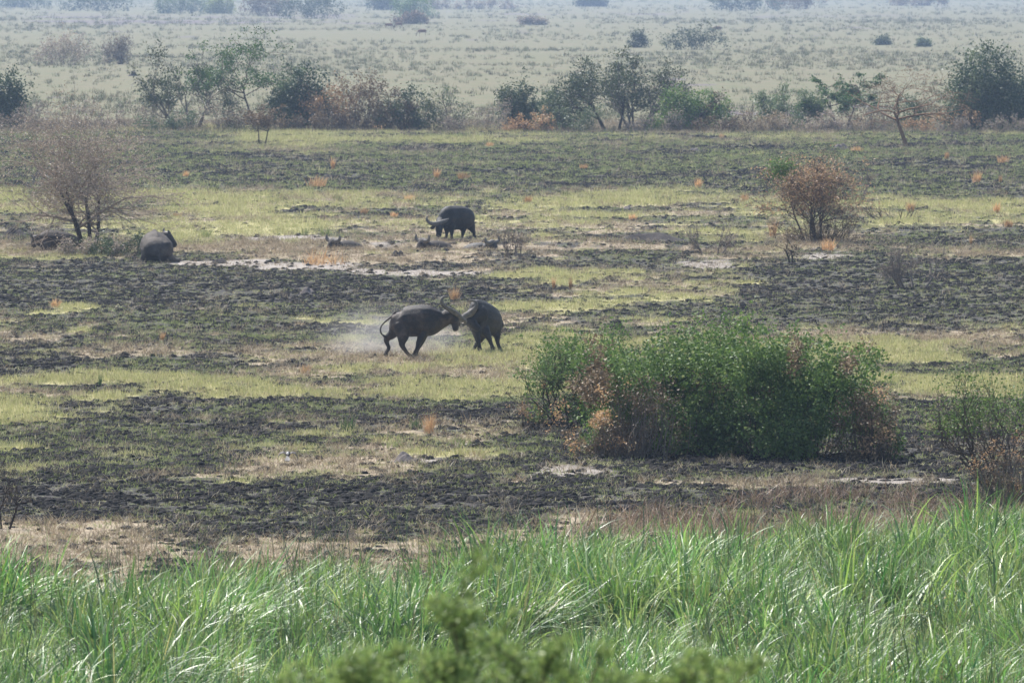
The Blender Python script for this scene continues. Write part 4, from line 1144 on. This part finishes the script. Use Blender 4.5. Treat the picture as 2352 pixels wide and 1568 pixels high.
    k3 = .00328
    buffalo('buffalo lying by the thorn tree, grey rump towards us and head turned right', D, k3, 1850, 872,
        [(1870, 770, -.95, 70, 110), (1862, 735, -.75, 130, 175), (1850, 715, -.4, 150, 195), (1825, 690, .0, 165, 190), (1800, 660, .45, 150, 150), (1820, 625, .85, 95, 95), (1890, 600, 1.05, 72, 62)],
        [[(1960, 790, -.5, 80), (2010, 830, -.2, 46), (2060, 852, .0, 26), (2100, 858, .1, 22)], [(1740, 790, -.4, 80), (1690, 835, -.2, 44), (1660, 852, .1, 24), (1650, 856, .3, 22)], [(1866, 690, -.85, 24), (1856, 590, -.5, 26), (1836, 545, -.1, 28), (1806, 520, .4, 30)], [(1960, 640, -.75, 60), (1960, 700, -.75, 60)], [(1765, 640, -.6, 60), (1765, 700, -.6, 60)]],
        [(1890, 600, 1.05, 66), (1950, 590, 1.08, 60), (1985, 625, 1.05, 50), (2022, 668, 1.02, 40), (2048, 698, 1.0, 32)],
        [[(1960, 552, 1.1, 26), (1925, 545, 1.2, 22), (1905, 520, 1.26, 16), (1912, 484, 1.28, 5)], [(1965, 552, 1.0, 26), (1975, 540, .9, 20), (1960, 512, .85, 6)]],
        [((1930, 590, 1.15), (1890, 610, 1.28), 42)],
        [(1868, 690, -1.0, 12), (1880, 760, -1.08, 10), (1890, 830, -1.08, 9)], [(1975, 600, .93)], M['hide_mud'], M['horn_dark'], hoofs=False, voxel=.034)
    # muddy buffalo lying left of the tree
    Em = ground_at(129, 575)
    k4 = .0034
    buffalo('mud-grey buffalo lying left of the thorn tree trunks', Em, k4, 660, 730,
        [(905, 650, .1, 50, 55), (850, 630, .05, 90, 110), (740, 620, 0, 110, 150), (640, 612, 0, 118, 155), (560, 606, 0, 116, 130), (495, 615, -.05, 90, 90), (450, 615, -.1, 62, 62)],
        [[(560, 680, -.3, 60), (520, 705, -.4, 34), (580, 715, -.5, 24), (620, 718, -.5, 20)], [(820, 680, -.25, 70), (760, 705, -.42, 36), (820, 715, -.5, 24), (860, 716, -.5, 20)]],
        [(470, 600, -.1, 66), (425, 592, -.12, 50), (405, 640, -.2, 40), (398, 690, -.25, 31)],
        [[(425, 575, -.2, 24), (395, 580, -.35, 19), (374, 556, -.4, 13), (384, 520, -.38, 4)], [(425, 575, 0, 24), (400, 570, .15, 19), (385, 545, .2, 13), (395, 515, .2, 4)]],
        [((440, 600, -.25), (470, 620, -.4), 36)], [(905, 630, .1, 11), (925, 680, .1, 9), (930, 720, .1, 8)], [(412, 600, -.3)], M['hide_mud'], M['horn_dark'], hoofs=False, voxel=.034)
    # three more lie behind the bank; only heads, horns and backs show
    rest = [(798, 567, 'buffalo lying behind the bank, curled horns showing above the orange tuft', -1, .02), (1003, 561, 'buffalo lying under the standing one, long horn pointing left', -1, .1), (1098, 562, 'buffalo lying at the hind feet of the standing one, head to the right', 1, .0)]
    for u, v, lb, s, lift in rest:
        p = ground_at(u, v); p.y = 344.5 + (u - 1000) / 200; p.x = (u - 1176) / FV * p.y; p.z = float(height(p.x, p.y)) + lift + .02
        f = lambda x: 500 + s * x
        buffalo(lb, p, .0033, 500, 500,
            [(f(-200), 400, .25, 40, 45), (f(-150), 390, .2, 80, 100), (f(-60), 375, .1, 105, 140), (f(20), 370, 0, 110, 140), (f(90), 370, -.1, 95, 105), (f(130), 365, -.2, 62, 62)],
            [[(f(60), 440, -.4, 60), (f(110), 470, -.5, 32), (f(60), 485, -.55, 22), (f(30), 486, -.55, 20)], [(f(-130), 440, -.25, 70), (f(-60), 470, -.4, 34), (f(-120), 485, -.5, 24), (f(-150), 486, -.5, 20)]],
            [(f(110), 340, -.2, 66), (f(165), 285, -.3, 56), (f(200), 318, -.4, 46), (f(222), 362, -.48, 36)],
            [[(f(165), 255, -.45, 32), (f(130), 268, -.6, 27), (f(95), 245, -.72, 20), (f(92), 196, -.72, 8)], [(f(170), 255, -.3, 32), (f(215), 262, -.1, 27), (f(255), 236, .0, 20), (f(250), 186, .0, 8)]],
            [((f(150), 290, -.45), (f(120), 315, -.65), 44)], None, [(f(190), 300, -.52)], M['hide_dark'] if s > 0 else M['hide_mud'], M['horn'], hoofs=False, voxel=.036)

def build_antelope():
    spots = [(970, 84, 1, 'reddish antelope grazing on the far plain, facing left'), (917, 66, 1, 'tiny antelope at the foot of the hazy trees, beside another'), (893, 68, -1, 'tiny antelope further left at the foot of the hazy trees'), (1648, 76, 1, 'antelope standing above the lone wide far bush')]
    proto = None
    for u, v, s, lb in spots:
        p = ground_at(u, v)
        o = empty('antelope', p, 0 if s > 0 else math.pi, lb, 'antelope', 'antelopes on the far plain')
        if proto is None:
            ch = [[(-.75, 0, .95, .12, .14), (-.45, 0, 1.0, .2, .26), (0, 0, .98, .24, .3), (.4, 0, 1.0, .22, .27), (.7, 0, .98, .14, .18)],
                  [(-.6, 0, 1.05, .16), (-.85, 0, .75, .1), (-1.0, 0, .4, .08), (-1.08, 0, .22, .09), (-1.16, 0, .05, .05)]]
            for x in (-.5, .55):
                for y in (-.12, .12):
                    ch.append([(x, y, .85, .13), (x + .03, y, .5, .06), (x - .01, y, .25, .04), (x + .02, y, .0, .045)])
            proto = (fuse('antelope_body', ch, .05), [])
        b = link('body', proto[0], M['antelope'], o)
        for y in (-.06, .06):
            tube_part('horn', [(-1.0, y, .42), (-1.16, y * 1.8, .5), (-1.3, y * 2.4, .5), (-1.38, y * 2, .42)], [.035, .03, .022, .01], M['hoof'], o, 6)
        tube_part('tail', [(.72, 0, 1.05), (.82, 0, .85), (.84, 0, .6)], [.03, .025, .035], M['hoof'], o, 6)

def build_bird():
    p = ground_at(661, 1068); k = .00286
    p.z += .16
    o = empty('harrier_bird', p, 0, 'brown bird with white rump flying low over the grass, wings swept down', 'bird')
    v, f = loft([(0, .26, .1, .015), (0, .2, .105, .04), (0, .1, .1, .06), (0, .0, .085, .055), (0, -.08, .07, .03)], 10)
    me = bpy.data.meshes.new('body'); me.from_pydata(v, [], f); link('body', me, M['feather'], o)
    v, f = loft([(0, -.02, .125, .015), (0, -.06, .115, .03), (0, -.1, .09, .02)], 8)
    me = bpy.data.meshes.new('rump'); me.from_pydata(v, [], f); link('rump', me, M['feather_white'], o)
    V = [(-.02, -.08, .07), (.02, -.08, .07), (.06, -.3, -.03), (.02, -.32, -.045), (-.02, -.32, -.045), (-.06, -.3, -.03)]
    V += [(x, y, z - .012) for x, y, z in V]
    F = [(0, 1, 2, 3, 4, 5), (11, 10, 9, 8, 7, 6)] + [(i, (i + 1) % 6 + 6 - 0, i + 6) if False else (i, i + 6, (i + 1) % 6 + 6, (i + 1) % 6) for i in range(6)]
    me = bpy.data.meshes.new('tail'); me.from_pydata(V, [], F); link('tail', me, M['feather_pale'], o)
    for s in (-1, 1):
        mid = [(.03, .08, .11), (.10, .1, .15), (.17, .09, .13), (.215, .05, .06), (.225, .0, -.03)]
        V, F = [], []
        for i, (x, y, z) in enumerate(mid):
            c = .2 * (1 - i * .15)
            V += [(s * x, y + c * .35, z), (s * x, y - c * .65, z - .03), (s * x * .97, y - c * .65, z - .04), (s * x * .97, y + c * .35, z - .015)]
        for i in range(4):
            for j in range(4):
                F.append((i * 4 + j, i * 4 + (j + 1) % 4, i * 4 + 4 + (j + 1) % 4, i * 4 + 4 + j))
        F += [(0, 3, 2, 1), (16, 17, 18, 19)]
        me = bpy.data.meshes.new('wing'); me.from_pydata(V, [], F); link('wing', me, M['feather'], o)
build_buffalo()
build_antelope()
build_bird()

# ------------------------------------------------------------------ air: dust of the fight and haze over the plain
def build_air():
    m, nt, N, L = new_mat('dust_air')
    tc = N.new('ShaderNodeTexCoord')
    ln = N.new('ShaderNodeVectorMath'); ln.operation = 'LENGTH'
    L.new(tc.outputs['Object'], ln.inputs[0])
    fall = N.new('ShaderNodeMapRange'); fall.interpolation_type = 'SMOOTHSTEP'
    fall.inputs['From Min'].default_value = 1.0; fall.inputs['From Max'].default_value = .15
    L.new(ln.outputs['Value'], fall.inputs['Value'])
    nz = N.new('ShaderNodeTexNoise'); nz.inputs['Scale'].default_value = 2.2; nz.inputs['Detail'].default_value = 3
    L.new(tc.outputs['Object'], nz.inputs['Vector'])
    nr = N.new('ShaderNodeMapRange'); nr.inputs['From Min'].default_value = .32; nr.inputs['From Max'].default_value = .7
    L.new(nz.outputs[0], nr.inputs['Value'])
    mu = N.new('ShaderNodeMath'); mu.operation = 'MULTIPLY'; L.new(fall.outputs[0], mu.inputs[0]); L.new(nr.outputs[0], mu.inputs[1])
    m2 = N.new('ShaderNodeMath'); m2.operation = 'MULTIPLY'; L.new(mu.outputs[0], m2.inputs[0]); m2.inputs[1].default_value = .55
    v = N.new('ShaderNodeVolumePrincipled')
    v.inputs['Color'].default_value = (.84, .81, .78, 1)
    v.inputs['Anisotropy'].default_value = .2
    L.new(m2.outputs[0], v.inputs['Density'])
    o = N.new('ShaderNodeOutputMaterial'); L.new(v.outputs[0], o.inputs['Volume'])
    bm = bmesh.new(); bmesh.ops.create_icosphere(bm, subdivisions=3, radius=1)
    me = bpy.data.meshes.new('dust'); bm.to_mesh(me); bm.free()
    d = link('dust', me, m, None, kind='stuff', label='pale dust kicked up round the fighting buffalo', category='dust')
    p = ground_at(900, 815)
    d.location = (p.x, p.y + .1, p.z + .48)
    d.scale = (2.7, 1.7, 1.25)

    m, nt, N, L = new_mat('haze_air')
    v = N.new('ShaderNodeVolumePrincipled')
    v.inputs['Color'].default_value = (.50, .66, .93, 1)
    v.inputs['Density'].default_value = HAZE
    v.inputs['Anisotropy'].default_value = .3
    o = N.new('ShaderNodeOutputMaterial'); L.new(v.outputs[0], o.inputs['Volume'])
    bm = bmesh.new(); bmesh.ops.create_cube(bm, size=1)
    bmesh.ops.scale(bm, verts=bm.verts, vec=(26000, 15200, 24.5))
    bmesh.ops.translate(bm, verts=bm.verts, vec=(0, 7300, 10.75))
    me = bpy.data.meshes.new('haze'); bm.to_mesh(me); bm.free()
    link('haze', me, m, None, kind='stuff', label='bluish haze in the air over the plain', category='haze')
HAZE = 1.35e-4
build_air()
